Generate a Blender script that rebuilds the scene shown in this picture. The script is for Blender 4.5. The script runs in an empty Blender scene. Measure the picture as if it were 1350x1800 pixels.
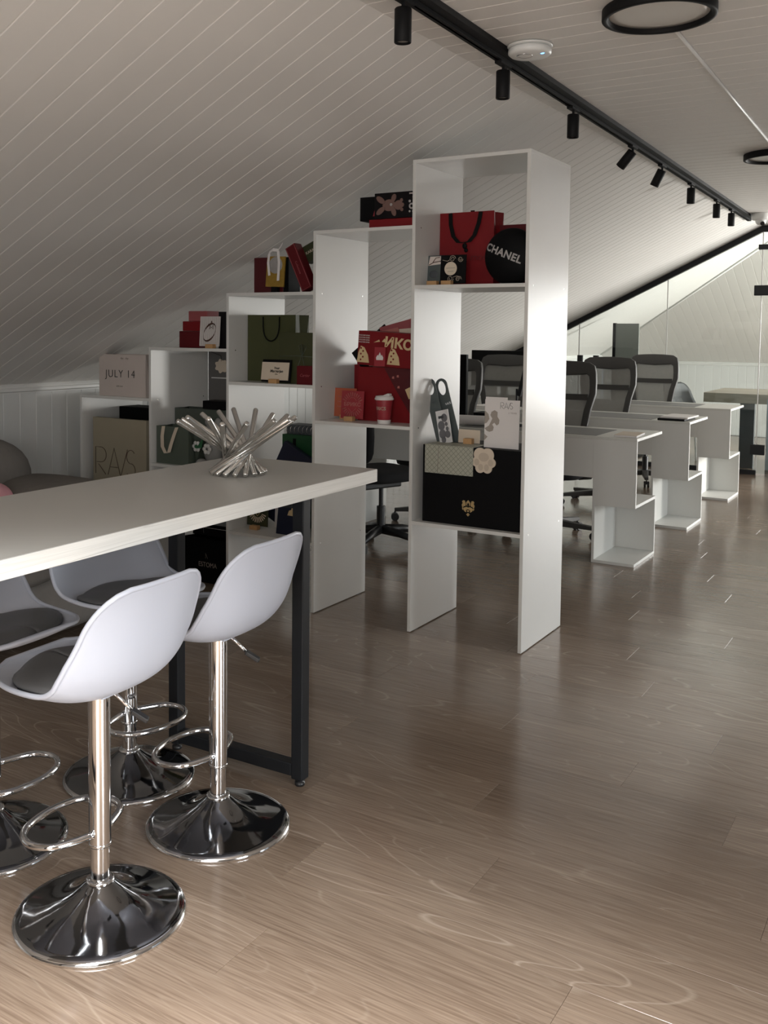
import bpy, math, random
from mathutils import Vector, Matrix, Euler
random.seed(7)
S = bpy.context.scene
COL = S.collection
PI = math.pi
R = math.radians

# ------------------------------------------------------------------ camera
cam_d = bpy.data.cameras.new('camera'); cam = bpy.data.objects.new('camera', cam_d); COL.objects.link(cam)
CAM_PITCH, CAM_ROLL, CAM_YAW = -.0624, .0086, .5681
fw = Vector((-math.sin(CAM_YAW)*math.cos(CAM_PITCH), math.cos(CAM_YAW)*math.cos(CAM_PITCH), math.sin(CAM_PITCH)))
rt = Vector((math.cos(CAM_YAW), math.sin(CAM_YAW), 0)); up = rt.cross(fw)
r2 = rt*math.cos(CAM_ROLL)+up*math.sin(CAM_ROLL); u2 = -rt*math.sin(CAM_ROLL)+up*math.cos(CAM_ROLL)
m = Matrix((r2, u2, -fw)).transposed().to_4x4(); m.translation = Vector((0, 0, 1.395)); cam.matrix_world = m
cam_d.sensor_fit = 'VERTICAL'; cam_d.sensor_height = 36; cam_d.lens = 1707.8/1800*36
cam_d.shift_x = (675-596.3)/1800; cam_d.shift_y = -(900-687.5)/1800
cam_d.clip_start = .05; cam_d.clip_end = 200
S.camera = cam

# ------------------------------------------------------------------ view, world
S.view_settings.view_transform = 'Standard'; S.view_settings.look = 'None'
S.view_settings.gamma = 1; S.view_settings.use_curve_mapping = False
S.view_settings.exposure = 0.12
S.cycles.use_denoising = True
W = bpy.data.worlds.new('sky'); S.world = W; W.use_nodes = True
bg = W.node_tree.nodes['Background']; bg.inputs[0].default_value = (.80, .88, 1, 1); bg.inputs[1].default_value = 1.0

# room numbers (metres)
XK, ZK = -4.438, 1.078            # top of the left knee wall
TANS = .497; TH = math.atan(TANS)
ZC = 2.453                        # flat ceiling
XC = -2.11+(ZC-2.235)/TANS          # crease between slope and flat ceiling
XKR = 3.3                         # window wall
YB, YE = -1.7, 14.2               # gable behind the viewer, knee wall at the far end
YP = 10.3                         # glass partition
LS = (XC-XK)/math.cos(TH)

# ------------------------------------------------------------------ daylight lamps at windows added out of view
def area_light(name, loc, xdir, ydir, sx, sy, power, color, spread=180):
    l = bpy.data.lights.new(name, 'AREA'); l.shape = 'RECTANGLE'; l.size = sx; l.size_y = sy
    l.energy = power; l.color = color; l.spread = R(spread)
    o = bpy.data.objects.new(name, l); COL.objects.link(o)
    x = Vector(xdir).normalized(); y = Vector(ydir).normalized(); z = x.cross(y)
    mm = Matrix((x, y, z)).transposed().to_4x4(); mm.translation = Vector(loc); o.matrix_world = mm
    return o
SKYC = (.93, .97, 1.0); WARMC = (1, .98, .955)
SIDEWIN = [(-.2, 1.4, 42), (3.4, 5.0, 9), (6.2, 7.8, 9), (8.6, 9.8, 8), (10.5, 12.2, 235)]   # y0, y1, watts of the added side windows
WZ0, WZ1 = .75, 1.85              # sill and head of the added side wall windows
def win_z(y0): return (WZ0, WZ1) if y0 < 10 else (.12, 1.6)      # set low in the meeting room to light its hip slope
TILT = R(23)                      # light from the sky comes in sloping down
for y0, y1, pw in SIDEWIN:
    wz_a, wz_b = win_z(y0)
    area_light('side_window_daylight', (XKR+.12, (y0+y1)/2, (wz_a+wz_b)/2), (0, 1, 0), (math.sin(-TILT if y0 < 10 else 0), 0, math.cos(TILT if y0 < 10 else 0)), y1-y0-.1, wz_b-wz_a-.1, pw, SKYC if y0 < 10 else (1, .985, .94), 48 if y0 < 10 else 105)
area_light('gable_window_daylight', (.3, YB+.04, 1.5), (1, 0, 0), (0, 0, 1), 2.0, 1.2, 60, WARMC, 165)  # lamp added behind the viewer for the near daylight
EWX0, EWX1, EWZ0, EWZ1, EWY = -.9, 2.95, .15, 2.05, 13.7      # window front added to the meeting room, out of view
area_light('meeting_room_daylight', ((EWX0+EWX1)/2, EWY-.02, (EWZ0+EWZ1)/2), (-1, 0, 0), (0, 0, 1), EWX1-EWX0-.1, EWZ1-EWZ0-.1, 190, (1, .985, .95), 175)
SKX0, SKX1, SKY0, SKY1 = -1.15, .15, -.75, .75      # skylight added above the viewer to pool light on the floor
area_light('skylight_daylight', ((SKX0+SKX1)/2, (SKY0+SKY1)/2, ZC+.03), (1, 0, 0), (0, 1, 0), 1.2, 1.4, 140, WARMC, 82)

# ------------------------------------------------------------------ materials
def lin(c):
    if isinstance(c, str):
        c = [int(c[i:i+2], 16)/255 for i in (0, 2, 4)]
        return tuple(((v+.055)/1.055)**2.4 if v > .04045 else v/12.92 for v in c)
    return c
def mat(name, col, rough=.5, metal=0, var=.05, scale=12, bump=0, bscale=80, spec=.5, coat=0):
    col = lin(col)
    mt = bpy.data.materials.new(name); mt.use_nodes = True
    nt = mt.node_tree; b = nt.nodes['Principled BSDF']
    b.inputs['Roughness'].default_value = rough; b.inputs['Metallic'].default_value = metal
    b.inputs['Specular IOR Level'].default_value = spec
    if coat: b.inputs['Coat Weight'].default_value = coat
    tc = nt.nodes.new('ShaderNodeTexCoord')
    n = nt.nodes.new('ShaderNodeTexNoise'); n.inputs['Scale'].default_value = scale; n.inputs['Detail'].default_value = 4
    nt.links.new(tc.outputs['Object'], n.inputs['Vector'])
    mx = nt.nodes.new('ShaderNodeMix'); mx.data_type = 'RGBA'
    mx.inputs[6].default_value = (*[max(0, v*(1-var)) for v in col], 1); mx.inputs[7].default_value = (*[min(1, v*(1+var)) for v in col], 1)
    nt.links.new(n.outputs['Fac'], mx.inputs[0]); nt.links.new(mx.outputs[2], b.inputs['Base Color'])
    if bump:
        n2 = nt.nodes.new('ShaderNodeTexNoise'); n2.inputs['Scale'].default_value = bscale; n2.inputs['Detail'].default_value = 3
        nt.links.new(tc.outputs['Object'], n2.inputs['Vector'])
        bp = nt.nodes.new('ShaderNodeBump'); bp.inputs['Strength'].default_value = bump; bp.inputs['Distance'].default_value = .002
        nt.links.new(n2.outputs['Fac'], bp.inputs['Height']); nt.links.new(bp.outputs[0], b.inputs['Normal'])
    return mt
def wood_mat(name, dark, light, pore, rough=.3, along='X', wave=9, pore_amt=.5, spec=.5, nscale=6.5, zs=1, zf=60, fib=.75, foff=-.42):
    mt = bpy.data.materials.new(name); mt.use_nodes = True
    nt = mt.node_tree; L = nt.links; b = nt.nodes['Principled BSDF']; b.inputs['Roughness'].default_value = rough
    b.inputs['Specular IOR Level'].default_value = spec
    tc = nt.nodes.new('ShaderNodeTexCoord'); oi = nt.nodes.new('ShaderNodeObjectInfo')
    ml = nt.nodes.new('ShaderNodeVectorMath'); ml.operation = 'MULTIPLY_ADD'
    cb = nt.nodes.new('ShaderNodeCombineXYZ')
    for i in range(3): L.new(oi.outputs['Random'], cb.inputs[i])
    L.new(cb.outputs[0], ml.inputs[0]); ml.inputs[1].default_value = (37.3, 11.7, 5.1); L.new(tc.outputs['Object'], ml.inputs[2])
    mp = nt.nodes.new('ShaderNodeMapping'); L.new(ml.outputs[0], mp.inputs[0])
    mp.inputs['Scale'].default_value = (.16, 1, zs) if along == 'X' else (1, .16, zs)
    wv = nt.nodes.new('ShaderNodeTexNoise'); wv.inputs['Scale'].default_value = nscale; wv.inputs['Detail'].default_value = .8; wv.inputs['Distortion'].default_value = .25
    L.new(mp.outputs[0], wv.inputs['Vector'])
    mu = nt.nodes.new('ShaderNodeMath'); mu.operation = 'MULTIPLY'; mu.inputs[1].default_value = wave*3.5; L.new(wv.outputs['Fac'], mu.inputs[0])
    fr = nt.nodes.new('ShaderNodeMath'); fr.operation = 'PINGPONG'; fr.inputs[1].default_value = 1; L.new(mu.outputs[0], fr.inputs[0])
    # fine fibre
    mp2 = nt.nodes.new('ShaderNodeMapping'); L.new(ml.outputs[0], mp2.inputs[0])
    mp2.inputs['Scale'].default_value = (6, 190, zf) if along == 'X' else (190, 6, zf)
    fb = nt.nodes.new('ShaderNodeTexNoise'); fb.inputs['Scale'].default_value = 1; fb.inputs['Detail'].default_value = 3; L.new(mp2.outputs[0], fb.inputs['Vector'])
    n3 = nt.nodes.new('ShaderNodeTexNoise'); n3.inputs['Scale'].default_value = 1.7; L.new(mp.outputs[0], n3.inputs['Vector'])
    a = nt.nodes.new('ShaderNodeMix'); a.data_type = 'RGBA'; a.inputs[6].default_value = (*lin(dark), 1); a.inputs[7].default_value = (*lin(light), 1)
    mm = nt.nodes.new('ShaderNodeMath'); mm.operation = 'MULTIPLY_ADD'; L.new(fb.outputs['Fac'], mm.inputs[0]); mm.inputs[1].default_value = fib
    m4 = nt.nodes.new('ShaderNodeMath'); m4.operation = 'MULTIPLY_ADD'; L.new(n3.outputs['Fac'], m4.inputs[0]); m4.inputs[1].default_value = 1.1; m4.inputs[2].default_value = foff
    L.new(m4.outputs[0], mm.inputs[2]); L.new(mm.outputs[0], a.inputs[0])
    rp = nt.nodes.new('ShaderNodeValToRGB'); rp.color_ramp.elements[0].position = .86; rp.color_ramp.elements[0].color = (0, 0, 0, 1)
    rp.color_ramp.elements[1].position = 1; rp.color_ramp.elements[1].color = (pore_amt,)*3+(1,)
    L.new(fr.outputs[0], rp.inputs[0])
    fb2 = nt.nodes.new('ShaderNodeMath'); fb2.operation = 'MULTIPLY'; L.new(rp.outputs[0], fb2.inputs[0])
    mk = nt.nodes.new('ShaderNodeMapRange'); mk.inputs[1].default_value = .45; mk.inputs[2].default_value = .62; L.new(n3.outputs['Fac'], mk.inputs[0])
    mk2 = nt.nodes.new('ShaderNodeMath'); mk2.operation = 'MAXIMUM'; mk2.inputs[1].default_value = .18; L.new(mk.outputs[0], mk2.inputs[0]); L.new(mk2.outputs[0], fb2.inputs[1])
    p = nt.nodes.new('ShaderNodeMix'); p.data_type = 'RGBA'; L.new(fb2.outputs[0], p.inputs[0]); L.new(a.outputs[2], p.inputs[6]); p.inputs[7].default_value = (*lin(pore), 1)
    L.new(p.outputs[2], b.inputs['Base Color'])
    bp = nt.nodes.new('ShaderNodeBump'); bp.inputs['Strength'].default_value = .07; bp.inputs['Distance'].default_value = .001
    L.new(fb.outputs['Fac'], bp.inputs['Height']); L.new(bp.outputs[0], b.inputs['Normal'])
    return mt
def see_through(name, col, trans, rough=.5, gloss=True, tint=(1, 1, 1)):
    mt = bpy.data.materials.new(name); mt.use_nodes = True; nt = mt.node_tree; L = nt.links
    out = nt.nodes['Material Output']; b = nt.nodes['Principled BSDF']; b.inputs['Base Color'].default_value = (*lin(col), 1); b.inputs['Roughness'].default_value = rough
    t = nt.nodes.new('ShaderNodeBsdfTransparent'); t.inputs[0].default_value = (*tint, 1)
    mx = nt.nodes.new('ShaderNodeMixShader')
    if gloss:
        g = nt.nodes.new('ShaderNodeBsdfGlossy'); g.inputs['Roughness'].default_value = .02
        f = nt.nodes.new('ShaderNodeFresnel'); f.inputs[0].default_value = 1.5
        L.new(f.outputs[0], mx.inputs[0]); L.new(t.outputs[0], mx.inputs[1]); L.new(g.outputs[0], mx.inputs[2])
    else:
        tc = nt.nodes.new('ShaderNodeTexCoord'); n = nt.nodes.new('ShaderNodeTexNoise'); n.inputs['Scale'].default_value = 40; L.new(tc.outputs['Object'], n.inputs['Vector'])
        mr = nt.nodes.new('ShaderNodeMapRange'); mr.inputs[3].default_value = trans-.05; mr.inputs[4].default_value = trans+.05; L.new(n.outputs['Fac'], mr.inputs[0])
        L.new(mr.outputs[0], mx.inputs[0]); L.new(b.outputs[0], mx.inputs[1]); L.new(t.outputs[0], mx.inputs[2])
    L.new(mx.outputs[0], out.inputs[0])
    return mt
WHITE = (.66, .655, .63)
M = dict(
    paint=mat('white_paint', (.72, .70, .67), .45, var=.03, scale=3),
    sidepaint=mat('side_wall_paint', (.34, .33, .32), .6, var=.03, scale=3),  # unseen walls, kept dark to cut bounced light
    wallpaint=mat('knee_wall_paint', (.62, .625, .61), .45, var=.03, scale=3),
    trimw=mat('trim_paint', (.66, .66, .64), .4, var=.02),
    floor=wood_mat('oak_laminate', (.125, .086, .060), (.300, .228, .172), (.46, .39, .32), .18, 'X', wave=12, pore_amt=.48, nscale=5, fib=1.35, foff=-.76, spec=.85),
    subfloor=mat('subfloor', (.10, .08, .06), .8),
    lam=mat('white_laminate', WHITE, .27, var=.02, scale=5, bump=.08, bscale=260, spec=.4),
    desk=mat('desk_laminate', (.66, .66, .63), .4, var=.02, scale=5),
    desktop=mat('desktop_laminate', (.62, .62, .58), .35, var=.03),
    tabletop=mat('table_laminate', (.47, .47, .45), .33, var=.02, scale=6, bump=.05, bscale=300),
    tabedge=wood_mat('table_edge_band', (.62, .62, .59), (.84, .84, .81), (.42, .41, .38), .45, 'Y', wave=7, pore_amt=.7, nscale=2.5, zs=9, zf=260, fib=.9),
    blackmetal=mat('black_powder_coat', (.010, .011, .013), .5, var=.1, spec=.35),
    trackblack=mat('track_black', (.006, .006, .0065), .6, var=.1, spec=.2),
    chrome=mat('chrome', (.80, .80, .81), .06, metal=1, var=.02),
    basechrome=mat('dark_chrome', (.26, .265, .275), .07, metal=1, var=.05, scale=6, bump=.35, bscale=9),  # same chrome as the column, darkened in colour for its dim reflections
    steel=mat('brushed_steel', (.62, .61, .59), .2, metal=1, var=.05, scale=60),
    shell=mat('stool_plastic', (.52, .55, .63), .38, var=.015, scale=4),
    pad=mat('grey_leatherette', (.115, .115, .118), .5, var=.08, bump=.1, bscale=300),
    rubber=mat('black_plastic', (.012, .012, .013), .4),
    sofa=mat('sofa_fabric', (.205, .190, .175), .95, var=.10, scale=30, bump=.3, bscale=500, spec=.1),
    pink=mat('pink_plush', (.70, .36, .40), .95, var=.12, scale=25, bump=.5, bscale=120, spec=.1),
    glass=see_through('clear_glass', (.8, .85, .85), .9, tint=(.94, .97, .96)),
    chairframe=mat('chair_frame_plastic', (.045, .043, .040), .5),
    chairmesh=see_through('chair_mesh', (.25, .243, .225), .10, .8, gloss=False),
    chairseat=mat('chair_seat_fabric', (.02, .02, .021), .9, var=.1, spec=.2),
    deskmat=mat('grey_desk_mat', (.17, .17, .165), .6),
    white=mat('white_plastic', (.72, .72, .70), .35, var=.02),
    lens=mat('lamp_diffuser', (.66, .65, .62), .3, var=.02),
    red=mat('red_paper', (.175, .005, .008), .5, var=.08, spec=.3), darkred=mat('dark_red_paper', (.095, .004, .007), .5, var=.08, spec=.3),
    deepred=mat('deep_red_paper', (.07, .003, .006), .45), rose=mat('rose_paper', (.30, .07, .075), .5),
    salmon=mat('salmon_paper', (.40, .14, .12), .5), cream=mat('cream_paper', (.62, .53, .42), .6, var=.03), orange=mat('orange_paper', (.42, .10, .045), .5),
    crimson=mat('crimson_card', (.30, .025, .035), .45),
    olive=mat('olive_paper', (.050, .055, .016), .55, var=.08), olive2=mat('dark_olive_paper', (.042, .046, .015), .55),
    sage=mat('sage_paper', (.085, .105, .082), .5), sage2=mat('dark_sage_paper', (.065, .078, .064), .5), green=mat('green_paper', (.006, .055, .016), .45), dgreen=mat('dark_green_card', (.030, .035, .012), .5),
    navy=mat('navy_cover', (.006, .009, .028), .45), black=mat('black_card', (.004, .004, .0045), .6, spec=.12), black2=mat('black_gloss_card', (.005, .004, .005), .4, spec=.2),
    pawpad=mat('paw_pad', (.50, .42, .33), .6),
    foil=mat('white_foil', (.66, .66, .66), .25, metal=.25, var=.1, scale=30),
    stk=mat('grey_sticker', (.13, .13, .14), .4),
    beige=mat('beige_board', (.34, .30, .22), .6, var=.04), blush=mat('blush_paper', (.58, .51, .47), .6, var=.03),
    gold=mat('gold_foil', (.80, .60, .30), .32, metal=.75), goldp=mat('gold_print', (.62, .47, .26), .5), goldcard=mat('gold_card', (.34, .21, .035), .4, metal=.3, var=.3, scale=60),
    oakblock=mat('wood_block', (.50, .29, .13), .5, var=.2, scale=50), ink=mat('black_ink', (.02, .02, .02), .5), inkb=mat('brown_ink', (.07, .03, .02), .5),
    greycard=mat('grey_card', (.07, .085, .085), .45), silver=mat('silver_foil', (.75, .75, .76), .18, metal=.9, var=.25, scale=30),
    taupe=mat('taupe_print', (.33, .29, .25), .5), paper=mat('white_paper', (.70, .67, .65), .55, var=.02), ribbon=mat('white_ribbon', (.74, .70, .68), .5), blackribbon=mat('black_ribbon', (.004, .004, .004), .6, spec=.15),
    gucci=None, stone=mat('grey_board', (.12, .115, .11), .6), slate=mat('slate_panel', (.055, .062, .07), .5), bluegrey=mat('blue_grey_panel', (.23, .28, .32), .35),
    shadegrey=mat('dark_screen', (.17, .175, .16), .35), tablewood=wood_mat('meeting_table_wood', (.20, .17, .13), (.40, .36, .29), (.45, .41, .34), .4, 'X', wave=4, pore_amt=.3),
    blackseat=mat('black_shell', (.012, .014, .016), .45), bear=mat('brown_print', (.16, .09, .075), .5), bluelit=None, plush=mat('grey_plush', (.26, .26, .25), .95, var=.15, bump=.5, bscale=150), plushw=mat('white_plush', (.55, .55, .53), .95, bump=.5, bscale=150), leafg=mat('leaf_green_felt', (.02, .10, .04), .9),
    redink=mat('red_emboss', (.10, .004, .006), .4), stripe=mat('stripe_print', (.36, .32, .30), .6),
)
def quilt():
    mt = mat('monogram_paper', (.36, .37, .31), .5, var=.05); nt = mt.node_tree; L = nt.links; b = nt.nodes['Principled BSDF']
    tc = nt.nodes.new('ShaderNodeTexCoord'); sp = nt.nodes.new('ShaderNodeSeparateXYZ'); L.new(tc.outputs['Object'], sp.inputs[0])
    fac = None
    for sg in (1, -1):
        a = nt.nodes.new('ShaderNodeMath'); a.operation = 'MULTIPLY_ADD'; L.new(sp.outputs[0], a.inputs[0]); a.inputs[1].default_value = sg; L.new(sp.outputs[2], a.inputs[2])
        w = nt.nodes.new('ShaderNodeMath'); w.operation = 'PINGPONG'; w.inputs[1].default_value = .012; L.new(a.outputs[0], w.inputs[0])
        g = nt.nodes.new('ShaderNodeMath'); g.operation = 'LESS_THAN'; g.inputs[1].default_value = .0015; L.new(w.outputs[0], g.inputs[0])
        if fac is None: fac = g
        else:
            mxx = nt.nodes.new('ShaderNodeMath'); mxx.operation = 'MAXIMUM'; L.new(fac.outputs[0], mxx.inputs[0]); L.new(g.outputs[0], mxx.inputs[1]); fac = mxx
    mx = nt.nodes.new('ShaderNodeMix'); mx.data_type = 'RGBA'; L.new(fac.outputs[0], mx.inputs[0]); mx.inputs[6].default_value = (.38, .38, .31, 1); mx.inputs[7].default_value = (.20, .21, .17, 1)
    L.new(mx.outputs[2], b.inputs['Base Color']); return mt
M['gucci'] = quilt()
def emitter(name, col, st):
    mt = bpy.data.materials.new(name); mt.use_nodes = True; b = mt.node_tree.nodes['Principled BSDF']
    b.inputs['Emission Color'].default_value = (*col, 1); b.inputs['Emission Strength'].default_value = st; b.inputs['Base Color'].default_value = (*col, 1); return mt
M['bluelit'] = emitter('blue_led', (.15, .4, 1), 3)

# ------------------------------------------------------------------ geometry helpers
class G:
    def __init__(s): s.v = []; s.f = []; s.sm = []
    def add(s, vs, fs, smooth=False):
        o = len(s.v); s.v += [tuple(x) for x in vs]; s.f += [tuple(i+o for i in f) for f in fs]; s.sm += [smooth]*len(fs); return s
    def box(s, x0, x1, y0, y1, z0, z1, mx=None):
        vs = [Vector(c) for c in ((x0, y0, z0), (x1, y0, z0), (x1, y1, z0), (x0, y1, z0), (x0, y0, z1), (x1, y0, z1), (x1, y1, z1), (x0, y1, z1))]
        if mx is not None: vs = [mx @ v for v in vs]
        return s.add(vs, [(0, 3, 2, 1), (4, 5, 6, 7), (0, 1, 5, 4), (1, 2, 6, 5), (2, 3, 7, 6), (3, 0, 4, 7)])
    def cyl(s, p0, p1, r0, r1=None, n=20, smooth=True, caps=True):
        r1 = r0 if r1 is None else r1
        p0, p1 = Vector(p0), Vector(p1); d = (p1-p0).normalized(); a = d.orthogonal().normalized(); b = d.cross(a)
        ring = lambda p, r: [p+(a*math.cos(t)+b*math.sin(t))*r for t in [2*PI*i/n for i in range(n)]]
        vs = ring(p0, r0)+ring(p1, r1)
        s.add(vs, [(i, (i+1) % n, n+(i+1) % n, n+i) for i in range(n)], smooth)
        if caps: s.add(vs[:n], [tuple(range(n-1, -1, -1))]); s.add(vs[n:], [tuple(range(n))])
        return s
    def lathe(s, prof, n=32, c=(0, 0, 0), smooth=True, sharp=()):
        c = Vector(c); vs = []; fs = []
        for r, z in prof:
            for i in range(n): t = 2*PI*i/n; vs.append(c+Vector((r*math.cos(t), r*math.sin(t), z)))
        for k in range(len(prof)-1):
            for i in range(n): fs.append((k*n+i, k*n+(i+1) % n, (k+1)*n+(i+1) % n, (k+1)*n+i))
        if prof[0][0] > 1e-5: fs.append(tuple(range(n-1, -1, -1)))
        if prof[-1][0] > 1e-5: fs.append(tuple((len(prof)-1)*n+i for i in range(n)))
        return s.add(vs, fs, smooth)
    def tube(s, pts, r, n=10, closed=False, caps=True):
        pts = [Vector(p) for p in pts]; k = len(pts); vs = []; fs = []
        prev = None
        for i, p in enumerate(pts):
            if closed: d = pts[(i+1) % k]-pts[i-1]
            else: d = pts[min(i+1, k-1)]-pts[max(i-1, 0)]
            d.normalize()
            if prev is None: a = d.orthogonal().normalized()
            else:
                a = prev-d*prev.dot(d); a = a.normalized() if a.length > 1e-6 else d.orthogonal().normalized()
            prev = a; b = d.cross(a)
            rr = r[i] if isinstance(r, (list, tuple)) else r
            for j in range(n): t = 2*PI*j/n; vs.append(p+(a*math.cos(t)+b*math.sin(t))*rr)
        for i in range(k if closed else k-1):
            q = (i+1) % k
            for j in range(n): fs.append((i*n+j, i*n+(j+1) % n, q*n+(j+1) % n, q*n+j))
        if not closed and caps: fs.append(tuple(range(n-1, -1, -1))); fs.append(tuple((k-1)*n+j for j in range(n)))
        return s.add(vs, fs, True)
    def strip(s, pts, w, axis, t=.0006):      # flat ribbon of width w along axis, thin
        pts = [Vector(p) for p in pts]; ax = Vector(axis).normalized(); vs = []; fs = []; k = len(pts)
        for i, p in enumerate(pts):
            d = (pts[min(i+1, k-1)]-pts[max(i-1, 0)]).normalized(); nn = d.cross(ax).normalized()
            for a, b in ((-1, -1), (1, -1), (1, 1), (-1, 1)): vs.append(p+ax*(a*w/2)+nn*(b*t/2))
        for i in range(k-1):
            for j in range(4): fs.append((i*4+j, i*4+(j+1) % 4, i*4+4+(j+1) % 4, i*4+4+j))
        fs.append((3, 2, 1, 0)); fs.append(tuple((k-1)*4+j for j in range(4)))
        return s.add(vs, fs, False)
    def slabxz(s, poly, y0, y1):               # polygon in x,z extruded in y
        n = len(poly); vs = [(x, y0, z) for x, z in poly]+[(x, y1, z) for x, z in poly]
        return s.add(vs, [tuple(range(n)), tuple(range(2*n-1, n-1, -1))]+[(i, n+i, n+(i+1) % n, (i+1) % n) for i in range(n)])
    def slabyz(s, poly, x0, x1):
        n = len(poly); vs = [(x0, y, z) for y, z in poly]+[(x1, y, z) for y, z in poly]
        return s.add(vs, [tuple(range(n-1, -1, -1)), tuple(range(n, 2*n))]+[(i, (i+1) % n, n+(i+1) % n, n+i) for i in range(n)])
    def slabxy(s, poly, z0, z1):
        n = len(poly); vs = [(x, y, z0) for x, y in poly]+[(x, y, z1) for x, y in poly]
        return s.add(vs, [tuple(range(n-1, -1, -1)), tuple(range(n, 2*n))]+[(i, (i+1) % n, n+(i+1) % n, n+i) for i in range(n)])
    def ball(s, c, rx, ry=None, rz=None, nu=16, nv=10):
        ry = rx if ry is None else ry; rz = rx if rz is None else rz; c = Vector(c); vs = [c+Vector((0, 0, -rz))]; fs = []
        for k in range(1, nv):
            ph = -PI/2+PI*k/nv
            for i in range(nu): t = 2*PI*i/nu; vs.append(c+Vector((rx*math.cos(ph)*math.cos(t), ry*math.cos(ph)*math.sin(t), rz*math.sin(ph))))
        vs.append(c+Vector((0, 0, rz))); last = len(vs)-1
        for i in range(nu): fs.append((0, 1+(i+1) % nu, 1+i))
        for k in range(nv-2):
            for i in range(nu): a = 1+k*nu; fs.append((a+i, a+(i+1) % nu, a+nu+(i+1) % nu, a+nu+i))
        a = 1+(nv-2)*nu
        for i in range(nu): fs.append((a+i, a+(i+1) % nu, last))
        return s.add(vs, fs, True)
    def grid(s, fn, nu, nv, smooth=True):
        vs = [fn(i/nu, j/nv) for j in range(nv+1) for i in range(nu+1)]; w = nu+1
        return s.add(vs, [(j*w+i, j*w+i+1, (j+1)*w+i+1, (j+1)*w+i) for j in range(nv) for i in range(nu)], smooth)
    def mesh(s, name):
        me = bpy.data.meshes.new(name); me.from_pydata(s.v, [], s.f); me.polygons.foreach_set('use_smooth', s.sm); me.update(); return me
    def obj(s, name, mt, parent=None, loc=None, rot=None, bevel=0, solid=0, sub=0, seg=2):
        o = bpy.data.objects.new(name, s.mesh(name)); COL.objects.link(o)
        o.data.materials.append(M[mt] if isinstance(mt, str) else mt)
        if parent is not None: o.parent = parent
        if loc is not None: o.location = loc
        if rot is not None: o.rotation_euler = rot
        if solid:
            q = o.modifiers.new('solid', 'SOLIDIFY'); q.thickness = solid; q.offset = 0
        if bevel:
            q = o.modifiers.new('bevel', 'BEVEL'); q.width = bevel; q.segments = seg; q.limit_method = 'ANGLE'
        if sub:
            q = o.modifiers.new('sub', 'SUBSURF'); q.levels = sub; q.render_levels = sub
        return o
def tag(o, label, cat, group=None, kind=None):
    if label: o['label'] = label
    if cat: o['category'] = cat
    if group: o['group'] = group
    if kind: o['kind'] = kind
    return o
def thing(name, label, cat, loc=(0, 0, 0), rz=0, group=None):
    o = bpy.data.objects.new(name, None); COL.objects.link(o); o.location = loc; o.rotation_euler = (0, 0, rz); o.empty_display_size = .1
    return tag(o, label, cat, group)
def struct(o): o['kind'] = 'structure'; return o
def copy_tree(o, parent=None):
    c = o.copy(); COL.objects.link(c); c.parent = parent
    for ch in [k for k in bpy.data.objects if k.parent == o]: copy_tree(ch, c)
    return c
def share(name, me, mt, parent, mx):
    o = bpy.data.objects.new(name, me); COL.objects.link(o); o.parent = parent; o.matrix_local = mx
    return o
def box(x0, x1, y0, y1, z0, z1): return G().box(x0, x1, y0, y1, z0, z1)
def frame(x, y, z, org):
    mm = Matrix((Vector(x), Vector(y), Vector(z))).transposed().to_4x4(); mm.translation = Vector(org); return mm
def lettering(txt, size, mt, parent, loc, rot=(PI/2, 0, 0), ext=.0004, align='CENTER', bend=None, space=1, name='lettering', sx=1, shear=0, off=0):
    cu = bpy.data.curves.new('t', 'FONT'); cu.body = txt; cu.size = size; cu.extrude = ext; cu.align_x = align; cu.align_y = 'CENTER'; cu.space_character = space; cu.resolution_u = 3; cu.shear = shear; cu.offset = off
    to = bpy.data.objects.new('t', cu); COL.objects.link(to)
    bpy.context.view_layer.update()
    me = bpy.data.meshes.new_from_object(to.evaluated_get(bpy.context.evaluated_depsgraph_get())); me.name = name
    bpy.data.objects.remove(to); bpy.data.curves.remove(cu)
    me.materials.clear(); me.materials.append(M[mt])
    o = bpy.data.objects.new(name, me); COL.objects.link(o); o.parent = parent
    mm = Matrix.Translation(loc) @ Euler(rot).to_matrix().to_4x4()
    if sx != 1: mm = mm @ Matrix.Diagonal((sx, 1, 1, 1))
    if bend:
        for v in me.vertices: v.co = Vector(bend(mm @ v.co))
    else: o.matrix_local = mm
    return o

# ------------------------------------------------------------------ floor
PW, PL = .195, 1.285
fl = struct(box(XK-.1, XKR+.1, YB-.1, YE+.1, -.08, -.012).obj('floor', 'subfloor'))
def plank_geo(L, w, g=None, x=0, y=0):
    g = g or G(); c = .0007; e = .0003
    a = [(x+e, y+e), (x+L-e, y+e), (x+L-e, y+w-e), (x+e, y+w-e)]; b = [(x+e+c, y+e+c), (x+L-e-c, y+e+c), (x+L-e-c, y+w-e-c), (x+e+c, y+w-e-c)]
    vs = [(p[0], p[1], -.012) for p in a]+[(p[0], p[1], -.0006) for p in a]+[(p[0], p[1], 0) for p in b]
    fs = [(i, (i+1) % 4, 4+(i+1) % 4, 4+i) for i in range(4)]+[(4+i, 4+(i+1) % 4, 8+(i+1) % 4, 8+i) for i in range(4)]+[(8, 9, 10, 11)]
    return g.add(vs, fs)
plank_me = plank_geo(PL, PW).mesh('plank'); plank_me.materials.append(M['floor'])
rest = G(); row0 = -31; shifts = [.0, .52, .95, .31, .78, .15, 1.1, .62]
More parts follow.
